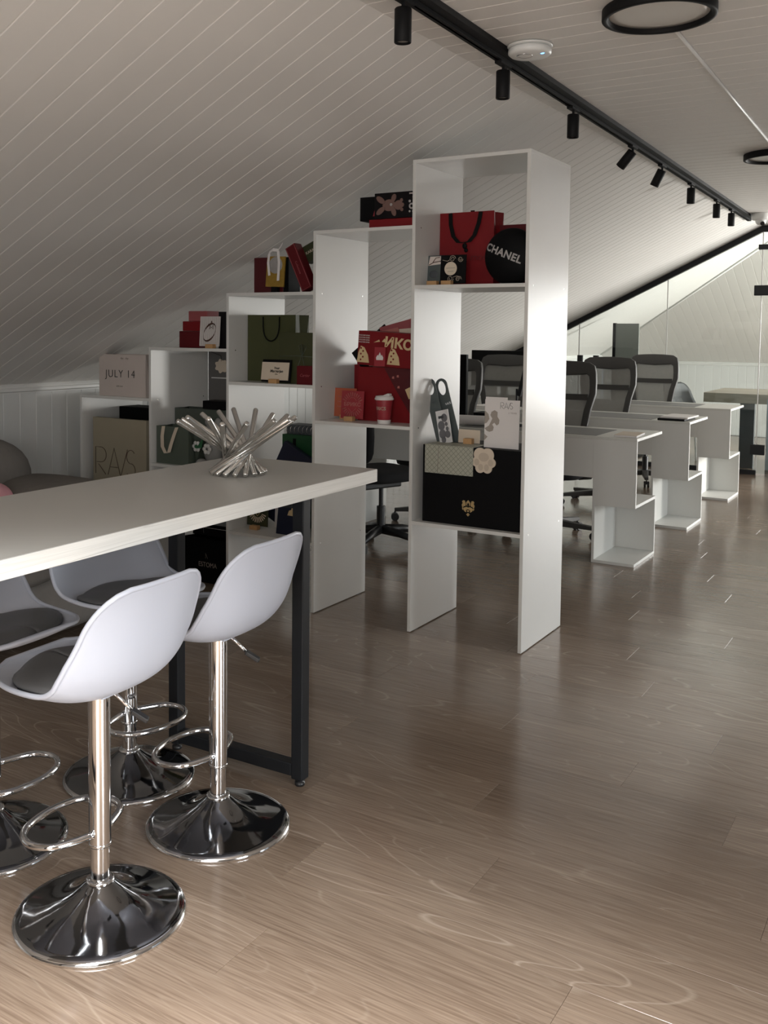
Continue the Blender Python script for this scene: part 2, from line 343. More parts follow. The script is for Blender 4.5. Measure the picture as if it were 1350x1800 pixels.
for k in range(row0, 55):
    y = 3.320+k*PW
    if y < YB-.2 or y+PW > YE+.1: continue
    x = XK-.06-PL+shifts[k % 8]
    while x < XKR+.05:
        x1 = x+PL
        cxm, cym = (x+x1)/2, y+PW/2
        seen = .75 < cym < 7.2 and x1 > XK and x < -.15+cym*.30-.30
        if seen: share('plank', plank_me, None, fl, Matrix.Translation((x, y, 0)))
        else: plank_geo(PL, PW, rest, x, y)
        x = x1
tag(rest.obj('planks_beyond', 'floor', fl), None, None, kind='stuff')

# ------------------------------------------------------------------ boards: walls and ceilings
def board_geo(L, p, g=None, y=0, mx=None):
    g = g or G(); c = .0035; d = .0035; t = .012
    prof = [(0, t), (0, d), (c, 0), (p-c, 0), (p, d), (p, t)]
    vs = [Vector((0, y+a, b)) for a, b in prof]+[Vector((L, y+a, b)) for a, b in prof]
    if mx is not None: vs = [mx @ v for v in vs]
    n = 6
    fs = [(i, n+i, n+(i+1) % n, (i+1) % n) for i in range(n)]+[tuple(range(n)), tuple(range(2*n-1, n-1, -1))]
    return g.add(vs, fs)
BP = .1115
cs, sn = math.cos(TH), math.sin(TH)
slope = struct(box(0, LS+.1, YB, YE+.3, .0125, .06).obj('wall_slope', 'paint'))
slope.matrix_world = frame((cs, 0, sn), (0, 1, 0), (-sn, 0, cs), (XK, 0, ZK))
bme = board_geo(LS, BP).mesh('board'); bme.materials.append(M['paint'])
rest = G(); k = -40
while True:
    y = 1.7592+k*BP; k += 1
    if y > YE+.1: break
    if 1.0 < y < YP+.05: share('board', bme, None, slope, Matrix.Translation((0, y, 0)))
    elif y > YB: board_geo(LS, BP, rest, y)
tag(rest.obj('boards_beyond', 'paint', slope), None, None, kind='stuff')

g = G()
for a in ((XC-.02, XKR+.05, YB, SKY0), (XC-.02, SKX0, SKY0, SKY1), (SKX1, XKR+.05, SKY0, SKY1), (XC-.02, XKR+.05, SKY1, 11.35), (-1.0, XKR+.05, 11.35, YE)): g.box(*a, ZC+.0125, ZC+.06)
ceil = struct(g.obj('ceiling', 'paint'))
cme = board_geo(XKR-XC, BP).mesh('board'); cme.materials.append(M['paint'])
rest = G(); k = -40
while True:
    y = 1.7592+k*BP; k += 1
    if y > 11.2: break
    if 2.3 < y < YP: share('board', cme, None, ceil, Matrix.Translation((XC, y, ZC)))
    elif SKY0-BP < y < SKY1:
        board_geo(SKX0-XC, BP, rest, y, Matrix.Translation((XC, 0, ZC))); board_geo(XKR-SKX1, BP, rest, y, Matrix.Translation((SKX1, 0, ZC)))
    elif y > YB: board_geo(XKR-XC, BP, rest, y, Matrix.Translation((XC, 0, ZC)))
tag(rest.obj('boards_beyond', 'paint', ceil), None, None, kind='stuff')
wf = G()
for a in ((SKX0, SKX1, SKY0, SKY0+.05), (SKX0, SKX1, SKY1-.05, SKY1), (SKX0, SKX0+.05, SKY0, SKY1), (SKX1-.05, SKX1, SKY0, SKY1)): wf.box(*a, ZC+.06, ZC+.13)
w = struct(wf.obj('window_7', 'trimw')); box(SKX0+.05, SKX1-.05, SKY0+.05, SKY1-.05, ZC+.09, ZC+.10).obj('pane', 'glass', w)  # frame and glass of the added skylight

wl = struct(box(XK-.06, XK-.0125, YB, YE, -.01, ZK+.02).obj('wall_left', 'wallpaint'))
wme = board_geo(ZK-.01, .1130).mesh('board'); wme.materials.append(M['wallpaint'])
rest = G(); k = -50
while True:
    y = 3.5087+k*.1130; k += 1
    if y > YE-.1: break
    fr_ = frame((0, 0, 1), (0, 1, 0), (-1, 0, 0), (XK, y, 0))
    if 2.0 < y < 8.0: share('board', wme, None, wl, fr_)
    elif y > YB: board_geo(ZK-.01, .1130, rest, 0, fr_)
tag(rest.obj('boards_beyond', 'wallpaint', wl), None, None, kind='stuff')
def moulding(name, L, mx):
    prof = [(0, 0), (.010, 0), (.010, .006), (.020, .012), (.020, .026), (.012, .032), (.014, .042), (.006, .052), (0, .052)]
    g = G(); n = len(prof); vs = [mx @ Vector((0, a, b)) for a, b in prof]+[mx @ Vector((L, a, b)) for a, b in prof]
    g.add(vs, [(i, (i+1) % n, n+(i+1) % n, n+i) for i in range(n)]+[tuple(range(n-1, -1, -1)), tuple(range(n, 2*n))])
    return struct(g.obj(name, 'trimw'))
moulding('trim_1', YE-YB, frame((0, 1, 0), (1, 0, 0), (0, 0, 1), (XK, YB, ZK-.050)))

# far end: knee wall, hip slope
ZKE = 1.0
we = struct(box(XK, XKR, YE+.0125, YE+.06, -.01, ZKE+.05).obj('wall_back', 'wallpaint'))
eme = board_geo(ZKE-.01, .11).mesh('board'); eme.materials.append(M['wallpaint'])
rest = G()
for k in range(78):
    x = XK+k*.11; fr_ = frame((0, 0, 1), (1, 0, 0), (0, 1, 0), (x, YE, 0))
    if x < -1.2: share('board', eme, None, we, fr_)
    elif x < XKR-.1: board_geo(ZKE-.01, .11, rest, 0, fr_)
tag(rest.obj('boards_beyond', 'wallpaint', we), None, None, kind='stuff')
THH = math.atan(.494); ch, sh = math.cos(THH), math.sin(THH); LH = (ZC-ZKE)/sh+.03
hip = struct(G().box(0, LH, XK, -1.0, .0125, .05, frame((0, -ch, sh), (1, 0, 0), (0, sh, ch), (0, YE, ZKE))).obj('wall_hip', 'paint'))
hme = board_geo(LH, .11).mesh('board'); hme.materials.append(M['paint'])
rest = G()
for k in range(78):
    x = XK+k*.11; fr_ = frame((0, -ch, sh), (1, 0, 0), (0, sh, ch), (x, YE, ZKE))
    if x < -1.2: share('board', hme, None, hip, fr_)
    elif x < -1.1: board_geo(LH, .11, rest, 0, fr_)
tag(rest.obj('boards_beyond', 'paint', hip), None, None, kind='stuff')
moulding('trim_2', XKR-XK, frame((1, 0, 0), (0, -1, 0), (0, 0, 1), (XK, YE, ZKE-.05)))
# moulding along the hip line
def hip_y(z): return YE-(z-ZKE)/.494
hp0 = Vector((XK+.02, hip_y(ZK+.01), ZK+.01)); hp1 = Vector((XC, hip_y(ZC), ZC)); 
struct(G().tube([hp0, hp1], .022, 8).obj('trim_3', 'trimw'))
# window side (outside the frame): wall with windows added for the daylight, gable behind
g = G()
def wpiece(y0, y1, z0, z1): g.box(XKR, XKR+.30, y0, y1, z0, z1)
ys = [YB]+[v for w in SIDEWIN for v in w[:2]]+[YE]
for i in range(0, len(ys), 2): wpiece(ys[i], ys[i+1], -.01, ZC+.05)
for y0, y1, pw in SIDEWIN: wz_a, wz_b = win_z(y0); wpiece(y0, y1, -.01, wz_a); wpiece(y0, y1, wz_b, ZC+.05)
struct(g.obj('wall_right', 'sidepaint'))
for i, (y0, y1, pw) in enumerate(SIDEWIN):
    wf = G(); wz_a, wz_b = win_z(y0)
    for a in ((y0, y1, wz_a, wz_a+.05), (y0, y1, wz_b-.05, wz_b), (y0, y0+.05, wz_a, wz_b), (y1-.05, y1, wz_a, wz_b)): wf.box(XKR+.20, XKR+.26, *a)
    w = struct(wf.obj('window_%d' % (i+1), 'trimw'))  # added out of view for the side daylight
    box(XKR+.225, XKR+.235, y0+.05, y1-.05, wz_a+.05, wz_b-.05).obj('pane', 'glass', w)
g = G()
for a in ((-1.0, EWX0, 0, ZC), (EWX1, XKR, 0, ZC), (EWX0, EWX1, 0, EWZ0), (EWX0, EWX1, EWZ1, ZC)): g.box(a[0], a[1], EWY, EWY+.12, a[2], a[3])
struct(g.obj('wall_window_front', 'paint'))  # out of view, holds the added far panes
wf = G()
for a in ((EWX0, EWX1, EWZ0, EWZ0+.06), (EWX0, EWX1, EWZ1-.06, EWZ1), (EWX0, EWX0+.06, EWZ0, EWZ1), (EWX1-.06, EWX1, EWZ0, EWZ1), (.45, .51, EWZ0, EWZ1), (1.68, 1.74, EWZ0, EWZ1)): wf.box(a[0], a[1], EWY+.03, EWY+.09, a[2], a[3])
w = struct(wf.obj('window_8', 'trimw')); box(EWX0+.06, EWX1-.06, EWY+.055, EWY+.065, EWZ0+.06, EWZ1-.06).obj('pane', 'glass', w)  # far panes added out of view with their lamp
g = G(); wx0, wx1, wz0, wz1 = -.75, 1.35, .88, 2.12
for a in ((XK, wx0, -.01, ZC+.05), (wx1, XKR, -.01, ZC+.05), (wx0, wx1, -.01, wz0), (wx0, wx1, wz1, ZC+.05)): g.box(a[0], a[1], YB-.1, YB, a[2], a[3])
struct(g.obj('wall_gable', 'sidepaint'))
wf = G()
for a in ((wx0, wx1, wz0, wz0+.06), (wx0, wx1, wz1-.06, wz1), (wx0, wx0+.06, wz0, wz1), (wx1-.06, wx1, wz0, wz1), (.27, .33, wz0, wz1)): wf.box(a[0], a[1], YB-.07, YB-.01, a[2], a[3])
w = struct(wf.obj('window_6', 'trimw')); box(wx0+.06, wx1-.06, YB-.045, YB-.035, wz0+.06, wz1-.06).obj('pane', 'glass', w)  # added in the unseen gable with its lamp

# ------------------------------------------------------------------ glass partition
def slope_z(x): return ZK+(x-XK)*TANS
gp = thing('glass_partition', 'frameless glass partition with black sloping top rail across the far end', 'partition', (0, YP, 0))
bx = G(); e = .026
bx.slabxz([(XK+.03, slope_z(XK+.03)-.062), (XC, ZC-.062), (XC, ZC-.004), (XK+.03, slope_z(XK+.03)-.004)], -.03, .03).obj('top_rail', 'blackmetal', gp)
box(XC, XKR, -.03, .03, ZC-.062, ZC-.004).obj('ceiling_rail', 'blackmetal', gp)
box(XK+.03, -1.665, -.02, .02, 0, .045).obj('floor_rail', 'blackmetal', gp)
xs = [XK+.03, -3.49, -2.565, -1.668]
for a, b in zip(xs, xs[1:]):
    G().slabxz([(a+.002, .045), (b-.002, .045), (b-.002, min(slope_z(b), ZC)-.062), (a+.002, slope_z(a)-.062)], -.005, .005).obj('pane', 'glass', gp)
for xx in xs[1:3]: box(xx-.004, xx+.004, -.0062, .0062, .045, slope_z(xx)-.062).obj('joint_strip', 'white', gp)
box(-1.672, -1.664, -.006, .006, .045, ZC-.062).obj('joint_strip', 'white', gp)
for xx, zz, ww, hh in ((-1.66, 2.245, .09, .05), (-1.668, 1.822, .13, .10), (-1.655, .25, .13, .10)): box(xx-ww/2, xx+ww/2, -.022, .022, zz-hh/2, zz+hh/2).obj('patch_fitting', 'blackmetal', gp, bevel=.003)
for xx in (-3.475, -3.30): box(xx-.025, xx+.025, -.022, .022, 1.07, 1.15).obj('clamp', 'blackmetal', gp)
gd = thing('glass_door', 'clear glass door leaf hinged at the partition, seen at the picture edge', 'door', (0, YP, 0))
box(-1.661, -.80, -.005, .005, .012, ZC-.075).obj('pane', 'glass', gd)
box(-.90, -.87, -.04, .04, .9, 1.2).obj('handle', 'blackmetal', gd)

# ------------------------------------------------------------------ track lights
TRK = lambda y: -1.480-(y-2.70)*.025
tr = thing('light_track', 'long black double track rail along the ceiling crease', 'track', (TRK(2.2), 2.2, ZC))
tang = math.atan(.025); tr.rotation_euler = (0, 0, tang)
Lt = 7.35
box(.004, .036, 0, Lt, -.022, -.001).obj('mounting_profile', 'trackblack', tr)
g = G()
for a, b, z0, z1 in ((-.034, -.002, -.030, -.026), (-.034, -.031, -.026, -.001), (-.005, -.002, -.026, -.001), (-.022, -.014, -.030, -.010)): g.box(a, b, 0, Lt, z0-.002, z1)
g.obj('rail', 'trackblack', tr)
SPY = [(2.696, 0), (3.527, 0), (4.389, 0), (5.440, 1), (6.136, 1), (6.989, 0), (7.939, 0), (8.596, 0)]
ordn = ['closest to the viewer', 'second along the track, by the router', 'third along the track', 'fourth along the track, tilted most', 'fifth along the track, tilted a little', 'sixth along the track', 'seventh along the track', 'last along the track, by the camera']
for i, (y, t) in enumerate(SPY):
    x = TRK(y)-.018
    s = thing('track_spotlight', 'black cylinder spotlight '+ordn[i], 'spotlight', (x, y, ZC-.03), 0, 'spotlights on the black track')
    box(-.014, .014, -.05, .05, -.012, -.001).obj('adapter', 'trackblack', s)
    G().cyl((0, 0, -.012), (0, 0, -.035), .006, n=10).obj('stem', 'trackblack', s)
    tilt = (0, 0, 0) if not t else ((R(4), R(42), R(0)) if i == 3 else (R(2), R(27), 0))
    bd = G(); bd.lathe([(.0, 0), (.024, 0), (.0268, -.003), (.0268, -.104), (.0255, -.106), (.023, -.106), (.021, -.098)], 28)
    b = bd.obj('lamp_body', 'trackblack', s, (0, 0, -.030), tilt)
    G().lathe([(.0, -.0985), (.021, -.0985), (.021, -.097), (0, -.097)], 24).obj('lens', 'lens', b)

# ------------------------------------------------------------------ ceiling fixtures
def ring_lamp(x, y, label):
    t = thing('ceiling_lamp', label, 'ceiling lamp', (x, y, ZC), 0, 'round black rimmed ceiling lamps')
    G().lathe([(.176, 0), (.180, -.004), (.180, -.034), (.177, -.037), (.164, -.037), (.162, -.034), (.158, -.020), (.150, -.018), (.150, 0)], 64).obj('rim', 'trackblack', t)
    G().lathe([(0, -.010), (.14, -.0105), (.157, -.019), (.157, -.022), (.13, -.0225), (0, -.0225)], 64).obj('diffuser', 'lens', t)
ring_lamp(-.870, 3.275, 'large round ceiling lamp with black rim, cut by the top of the picture')
ring_lamp(-.955, 6.24, 'round ceiling lamp with black rim farther back, cut by the picture edge')
tag(G().tube([(-.878, 3.46, ZC-.006), (-.936, 6.06, ZC-.006)], .007, 8).obj('cable_conduit', 'white'), 'thin white cable conduit on the ceiling between the two round lamps', 'conduit')
t = thing('wifi_router', 'white round wireless access point with blue light beside the track', 'router', (-1.385, 3.458, ZC))
G().lathe([(.0, 0), (.055, 0), (.055, -.010), (.074, -.013), (.079, -.020), (.079, -.032), (.070, -.040), (.04, -.043), (0, -.044)], 48).obj('body', 'white', t)
G().lathe([(.055, -.002), (.082, -.004), (.083, -.007), (.080, -.010), (.055, -.010)], 48).obj('mount_ring', 'white', t)
G().lathe([(.026, -.0425), (.028, -.0445), (.030, -.0425)], 32, (-.012, -.02, 0)).obj('logo_ring', 'silver', t)
G().ball((.055, -.015, -.0415), .008, .004, .003).obj('status_light', 'bluelit', t)
t = thing('security_camera', 'white dome security camera on the ceiling at the end of the track', 'camera', (-1.521, 9.24, ZC))
G().lathe([(.0, 0), (.078, 0), (.080, -.01), (.080, -.045), (.072, -.058), (.06, -.062), (0, -.062)], 40).obj('housing', 'white', t)
G().ball((.0, -.01, -.062), .047).obj('dome', 'white', t)
G().cyl((.015, -.03, -.085), (.022, -.052, -.098), .018, n=20).obj('camera_lens', 'rubber', t)

# ------------------------------------------------------------------ staircase shelf unit
Y0, YD, TT = 3.9085, 4.399, .016
UX = [-4.2705, -3.7301, -3.1874, -2.6501, -2.1108, -1.5661]
HT = [1.0142, 1.2953, 1.5813, 1.8729, 2.1638]
SH = {4: (1.6025, .5233), 3: (.9566,), 2: (1.1271, .350), 1: (.66,), 0: (.40,)}
su = thing('shelf_unit', 'white staircase shelf unit stepping up under the sloped ceiling', 'shelf', (0, 0, 0))
for i, x in enumerate(UX):
    h = HT[min(i, 4)]-TT if i else HT[0]-TT
    if i == 5: h = HT[4]-TT
    g = box(x, x+TT, Y0, YD, .004, h)
    p = g.obj('side_panel', 'lam', su, bevel=.0006, seg=1)
    g = G()
    for yy in (Y0+.06, YD-.06): g.box(x+.002, x+TT-.002, yy-.02, yy+.02, 0, .004)
    g.obj('foot_pad', 'rubber', p)
    g = G()
    zz = set()
    for b in (i-1, i):
        if 0 <= b < 5:
            for z in SH[b]: zz.add(z)
            if b == i-1 and b >= 0 and i < 5: zz.add(HT[b])
    for z in sorted(zz):
        for yy in (Y0+.055, YD-.055):
            g.cyl((x-.0004, yy, z-.008), (x+TT+.0004, yy, z-.008), .0035, n=10)
    g.obj('cam_fastener', 'steel', p)
for i in range(5):
    x0 = UX[i] if (i == 0) else UX[i]
    xl = UX[i]; xr = UX[i+1]+(TT if i == 4 else 0)
    box(xl, xr, Y0, YD, HT[i]-TT, HT[i]).obj('top_panel', 'lam', su, bevel=.0006, seg=1)
    for z in SH[i]: box(UX[i]+TT, UX[i+1], Y0, YD, z-TT, z).obj('shelf', 'lam', su, bevel=.0006, seg=1)

# ------------------------------------------------------------------ bar table
bt = thing('bar_table', 'tall white bar table on a black metal frame', 'table', (-1.605, 2.75, 0), R(1.4))
TW, TL, TZ, TK = .585, 2.15, .94, .042
tp = box(-TW, 0, -TL, 0, TZ-TK, TZ).obj('tabletop', 'tabletop', bt, bevel=.001, seg=1)
# edge banding on the four sides
box(0, .0012, -TL, 0, TZ-TK+.001, TZ-.001).obj('edge_band', 'tabedge', tp)
box(-TW, 0, 0, .0012, TZ-TK+.001, TZ-.001).obj('edge_band', 'tabedge', tp)
box(-TW-.0012, -TW, -TL, 0, TZ-TK+.001, TZ-.001).obj('edge_band', 'tabedge', tp)
for fy in (-.36, -TL+.30):
    for lx in (-.040, -.530):
        lg = box(lx-.04, lx, fy-.02, fy+.02, .022, TZ-TK).obj('leg', 'blackmetal', bt, bevel=.003)
        G().lathe([(0, 0), (.014, 0), (.016, .003), (.016, .012), (.006, .014), (.006, .03)], 16, (lx-.02, fy, 0)).obj('levelling_foot', 'rubber', lg)
    box(-.530, -.08, fy-.02, fy+.02, .03, .07).obj('foot_bar', 'blackmetal', bt, bevel=.003)
    box(-.530, -.08, fy-.02, fy+.02, TZ-TK-.04, TZ-TK).obj('top_bar', 'blackmetal', bt, bevel=.003)

# ------------------------------------------------------------------ bar stools
def interp(tab, v):
    for (a, *pa), (b, *pb) in zip(tab, tab[1:]):
        if v <= b:
            t = (v-a)/(b-a)
            return [x+(y-x)*t for x, y in zip(pa, pb)]
    return list(tab[-1][1:])
# v, x, z, half width, edge lift
PROF = [(0, -.205, .606, .090, .0), (.05, -.195, .595, .130, .008), (.12, -.165, .580, .166, .020), (.22, -.11, .564, .190, .032), (.34, -.03, .554, .202, .042), (.45, .05, .556, .208, .050), (.54, .105, .578, .210, .058),
        (.62, .140, .616, .210, .062), (.70, .160, .662, .206, .058), (.78, .172, .710, .196, .048), (.86, .181, .760, .186, .036), (.93, .188, .800, .164, .022), (.975, .192, .824, .132, .010), (1, .194, .833, .098, .004)]
def smooth_interp(tab, v):                                        # Catmull-Rom through the table rows
    v = min(max(v, tab[0][0]), tab[-1][0])
    for i in range(len(tab)-1):
        if v <= tab[i+1][0]:
            p0, p1, p2, p3 = tab[max(i-1, 0)], tab[i], tab[i+1], tab[min(i+2, len(tab)-1)]
            h = p2[0]-p1[0]; t = (v-p1[0])/h; out = []
            for c in range(1, len(p1)):
                m1 = (p2[c]-p0[c])/max(p2[0]-p0[0], 1e-6)*h; m2 = (p3[c]-p1[c])/max(p3[0]-p1[0], 1e-6)*h
                out.append((2*t**3-3*t*t+1)*p1[c]+(t**3-2*t*t+t)*m1+(-2*t**3+3*t*t)*p2[c]+(t**3-t*t)*m2)
            return out
def shell_pt(u, v, inset=0.0):
    x, z, w, lf = smooth_interp(PROF, v)
    x2, z2, _, _ = smooth_interp(PROF, min(1, v+.01)); x1, z1, _, _ = smooth_interp(PROF, max(0, v-.01))
    d = Vector((x2-x1, 0, z2-z1)).normalized(); n = Vector((-d.z, 0, d.x))   # towards the sitter
    uu = (u*2-1)*(1-inset)
    return Vector((x, w*uu, z))+n*(lf*abs(uu)**2.6)
def stool_make():
    t = thing('bar_stool', 'x', 'bar stool', group='white bar stools at the bar table')
    g = G(); g.grid(lambda u, v: shell_pt(u, v), 20, 40)
    sh_ = g.obj('seat_shell', 'shell', t, solid=.007, sub=1)
    rim = []
    N = 40
    for k in range(N+1): rim.append(shell_pt(0, k/N))
    for k in range(1, 12): rim.append(shell_pt(k/12, 1))
    for k in range(N, -1, -1): rim.append(shell_pt(1, k/N))
    for k in range(11, 0, -1): rim.append(shell_pt(k/12, 0))
    G().tube(rim, .0062, 8, closed=True).obj('rim', 'shell', sh_)
    def pad(u, v):
        a = 2*PI*u; rr = v
        vv = .31-.235*rr*math.cos(a); uu = .5+.46*rr*math.sin(a)*(.92 if abs(math.cos(a)) > .7 else 1)
        p = shell_pt(uu, max(.03, vv)); return p+Vector((0, 0, .010+.034*(1-rr**4)))
    G().grid(pad, 36, 9).obj('cushion', 'pad', t, solid=.006)
    G().cyl((0, 0, .175), (0, 0, .545), .0260, n=36).lathe([(.0262, .172), (.0268, .174), (.0268, .178), (.0262, .180)], 36).obj('sleeve', 'chrome', t)
    G().cyl((0, 0, .07), (0, 0, .18), .0225, n=36).obj('gas_column', 'chrome', t)
    G().box(-.05, .05, -.04, .04, .545, .553).obj('seat_plate', 'shell', t)
    prof = [(.200, 0), (.201, .003), (.199, .009), (.193, .013), (.180, .016), (.150, .022), (.118, .031), (.088, .044), (.064, .058), (.048, .070), (.038, .079), (.032, .083), (.030, .086)]
    G().lathe(prof, 72).obj('base', 'basechrome', t)
    G().lathe([(.1985, .0), (.2025, .001), (.2030, .005), (.2005, .009), (.196, .0125)], 72).obj('base_rim', 'chrome', t)
    G().lathe([(.030, .082), (.0335, .084), (.0335, .089), (.029, .092), (.024, .092)], 40).obj('collar', 'chrome', t)
    ctl = [(0, -.027), (-.03, -.100), (-.055, -.122), (-.095, -.130), (-.135, -.112), (-.163, -.07), (-.175, 0), (-.163, .07), (-.135, .112), (-.095, .130), (-.055, .122), (-.03, .100), (0, .027)]
    pts = []
    for i in range(len(ctl)-1):                                    # Catmull-Rom
        p0, p1, p2, p3 = [Vector((*ctl[min(max(j, 0), len(ctl)-1)], .205)) for j in (i-1, i, i+1, i+2)]
        for q in range(5):
            s = q/5; pts.append(.5*((2*p1)+(p2-p0)*s+(2*p0-5*p1+4*p2-p3)*s*s+(3*p1-p0-3*p2+p3)*s**3))
    pts.append(Vector((0, .027, .205)))
    G().tube(pts, .0085, 12).obj('footrest', 'chrome', t)
    lv = G().tube([(.02, .012, .552), (.05, .032, .515), (.068, .044, .492)], .0045, 8).obj('lever', 'chrome', t)
    d = Vector((.80, .52, -.62)).normalized(); x = Vector((-d.y, d.x, 0)).normalized(); z = x.cross(d)
    G().box(-.011, .011, -.004, .042, -.006, .006, frame(x, d, z, (.066, .043, .494))).obj('grip', 'rubber', lv, bevel=.003)
    return t
proto = stool_make()
def put_stool(o, x, y, a, label): o.location = (x, y, 0); o.rotation_euler = (0, 0, R(a)); o['label'] = label
put_stool(proto, -1.675, 1.585, 2.5, 'white bar stool seen from behind, closest to the viewer')
for x, y, a, lb in ((-1.711, 2.065, 3, 'white bar stool seen from behind, beside the black table leg'), (-2.135, 2.145, 172, 'white bar stool across the table, tucked in next to the table leg'), (-2.174, 1.663, 183, 'white bar stool across the table, half cut by the picture edge')):
    put_stool(copy_tree(proto), x, y, a, lb)

# ------------------------------------------------------------------ steel rod bowl on the table
rb = thing('rod_bowl', 'sculptural bowl of crossed brushed steel rods on the bar table', 'bowl', (-1.905, 2.395, TZ))
NR = 17
for k in range(NR):
    a = 2*PI*k/NR+.1; tw = R(146+random.uniform(-6, 6)); r0 = .086; r1 = .185+random.uniform(-.012, .012); z1 = .178+random.uniform(-.008, .012)
    p0 = Vector((r0*math.cos(a), r0*math.sin(a), .0085)); p1 = Vector((r1*math.cos(a+tw), r1*math.sin(a+tw), z1))
    d = (p1-p0).normalized(); g = G(); rr = .0084
    g.tube([p0-d*.004, p0-d*.0025, p0, p1, p1+d*.0025, p1+d*.004], [rr*.55, rr*.9, rr, rr, rr*.9, rr*.55], 14).obj('rod', 'steel', rb)

# ------------------------------------------------------------------ sofa
so = thing('sofa', 'grey-brown fabric sofa with puffy cushions against the panelled wall', 'sofa', (0, 0, 0))
def puff(name, x0, x1, y0, y1, z0, z1, p=3.2, parent=so, mt='sofa', nu=32, nv=18):
    cx, cy, cz = (x0+x1)/2, (y0+y1)/2, (z0+z1)/2; a, b, c = (x1-x0)/2, (y1-y0)/2, (z1-z0)/2
    sg = lambda v, e: math.copysign(abs(v)**e, v)
    g = G(); e = 2/p
    def f(u, v):
        t = 2*PI*u; ph = -PI/2+PI*v
        return Vector((cx+a*sg(math.cos(ph), e)*sg(math.cos(t), e), cy+b*sg(math.cos(ph), e)*sg(math.sin(t), e), cz+c*sg(math.sin(ph), e)))
    g.grid(f, nu, nv); return g.obj(name, mt, parent)
puff('base', -4.28, -3.24, 1.2, 3.45, .03, .36, 5)
puff('seat_cushion', -4.05, -3.17, 1.75, 2.98, .28, .50, 3.6)
puff('back_cushion', -4.30, -3.86, 2.15, 3.34, .30, .88, 2.9)
puff('back_cushion', -4.30, -3.86, 1.1, 2.22, .30, .88, 2.9)
puff('armrest', -4.25, -3.20, 2.92, 3.52, .05, .665, 3.0)
puff('armrest', -4.25, -3.20, 1.05, 1.55, .05, .66, 3.2)
for x in (-4.2, -3.35):
    for y in (1.35, 3.35): G().cyl((x, y, 0), (x, y, .06), .025, n=12).obj('leg', 'rubber', so)
pk = puff('cushion', -3.86, -3.60, 2.62, 2.97, .50, .70, 2.2, None, 'pink'); pk.name = 'pillow'
tag(pk, 'fluffy pink pillow lying on the sofa seat', 'pillow')

# ------------------------------------------------------------------ desks
def desk(y, label, xl):
    t = thing('office_desk', label, 'desk', (0, y, 0), 0, 'white office desks in a row')
    xr, xe = -1.585, -1.845
    box(xl, xr, 0, .57, .752, .770).obj('desktop', 'desktop', t, bevel=.001, seg=1)
    box(xe, xr, 0, .016, .352, .752).obj('end_front_panel', 'desk', t, bevel=.0008, seg=1)
    box(xe, xr, .016, .455, .352, .370).obj('end_shelf', 'desk', t, bevel=.0008, seg=1)
    box(xe, xr, .439, .455, .018, .352).obj('end_back_panel', 'desk', t, bevel=.0008, seg=1)
    box(xe, xe+.016, .0, .439, .018, .352).obj('end_side_panel', 'desk', t, bevel=.0008, seg=1)
    box(xe, xr, 0, .455, .0, .018).obj('end_base_panel', 'desk', t, bevel=.0008, seg=1)
    box(xl+.018, xe, .002, .018, .517, .752).obj('modesty_panel', 'desk', t, bevel=.0008, seg=1)
    box(xl, xl+.018, 0, .56, 0, .752).obj('side_panel', 'desk', t, bevel=.0008, seg=1)
    return t
DY = [5.756, 7.08, 8.525]
desk(DY[0], 'white office desk with stepped end panel, first behind the shelf unit', -3.62)
desk(DY[1], 'white office desk with stepped end panel, carrying the black notebook', -3.75)
desk(DY[2], 'white office desk with stepped end panel, last before the glass partition', -4.05)
def deskmat(y, x0, x1, label): tag(box(x0, x1, y, y+.42, .7702, .7725).obj('desk_mat', 'deskmat', bevel=.0008, seg=1), label, 'mat', 'grey desk mats')
deskmat(DY[0]+.035, -2.75, -1.84, 'dark grey desk mat on the first desk behind the shelf')
deskmat(DY[1]+.035, -2.95, -1.86, 'dark grey desk mat on the desk with the black notebook')
deskmat(DY[2]+.035, -2.95, -1.88, 'dark grey desk mat on the last desk before the partition')
nb = box(-.066, .066, 0, .24, 0, .011).obj('notebook', 'paper', loc=(-1.668, DY[0]+.045, .7705), rot=(0, 0, R(4)), bevel=.001)
tag(nb, 'thin pale notebook at the end of the first desk', 'notebook')
box(-.067, .067, -.001, .241, .011, .0125).obj('cover', 'cream', nb)
nb = thing('notebook', 'black notebook with open white pages and a hanging ribbon', 'notebook', (-1.715, DY[1]+.03, .7702), R(-2))
box(-.105, .085, 0, .30, .0, .014).obj('cover', 'black', nb, bevel=.002); box(-.095, .10, .03, .33, .014, .026).obj('pages', 'paper', nb, bevel=.002)
G().strip([(.03, .02, .0145), (.03, -.006, .012), (.028, -.012, -.03), (.018, -.014, -.10), (.020, -.012, -.17)], .007, (1, .3, 0)).obj('ribbon', 'black', nb)

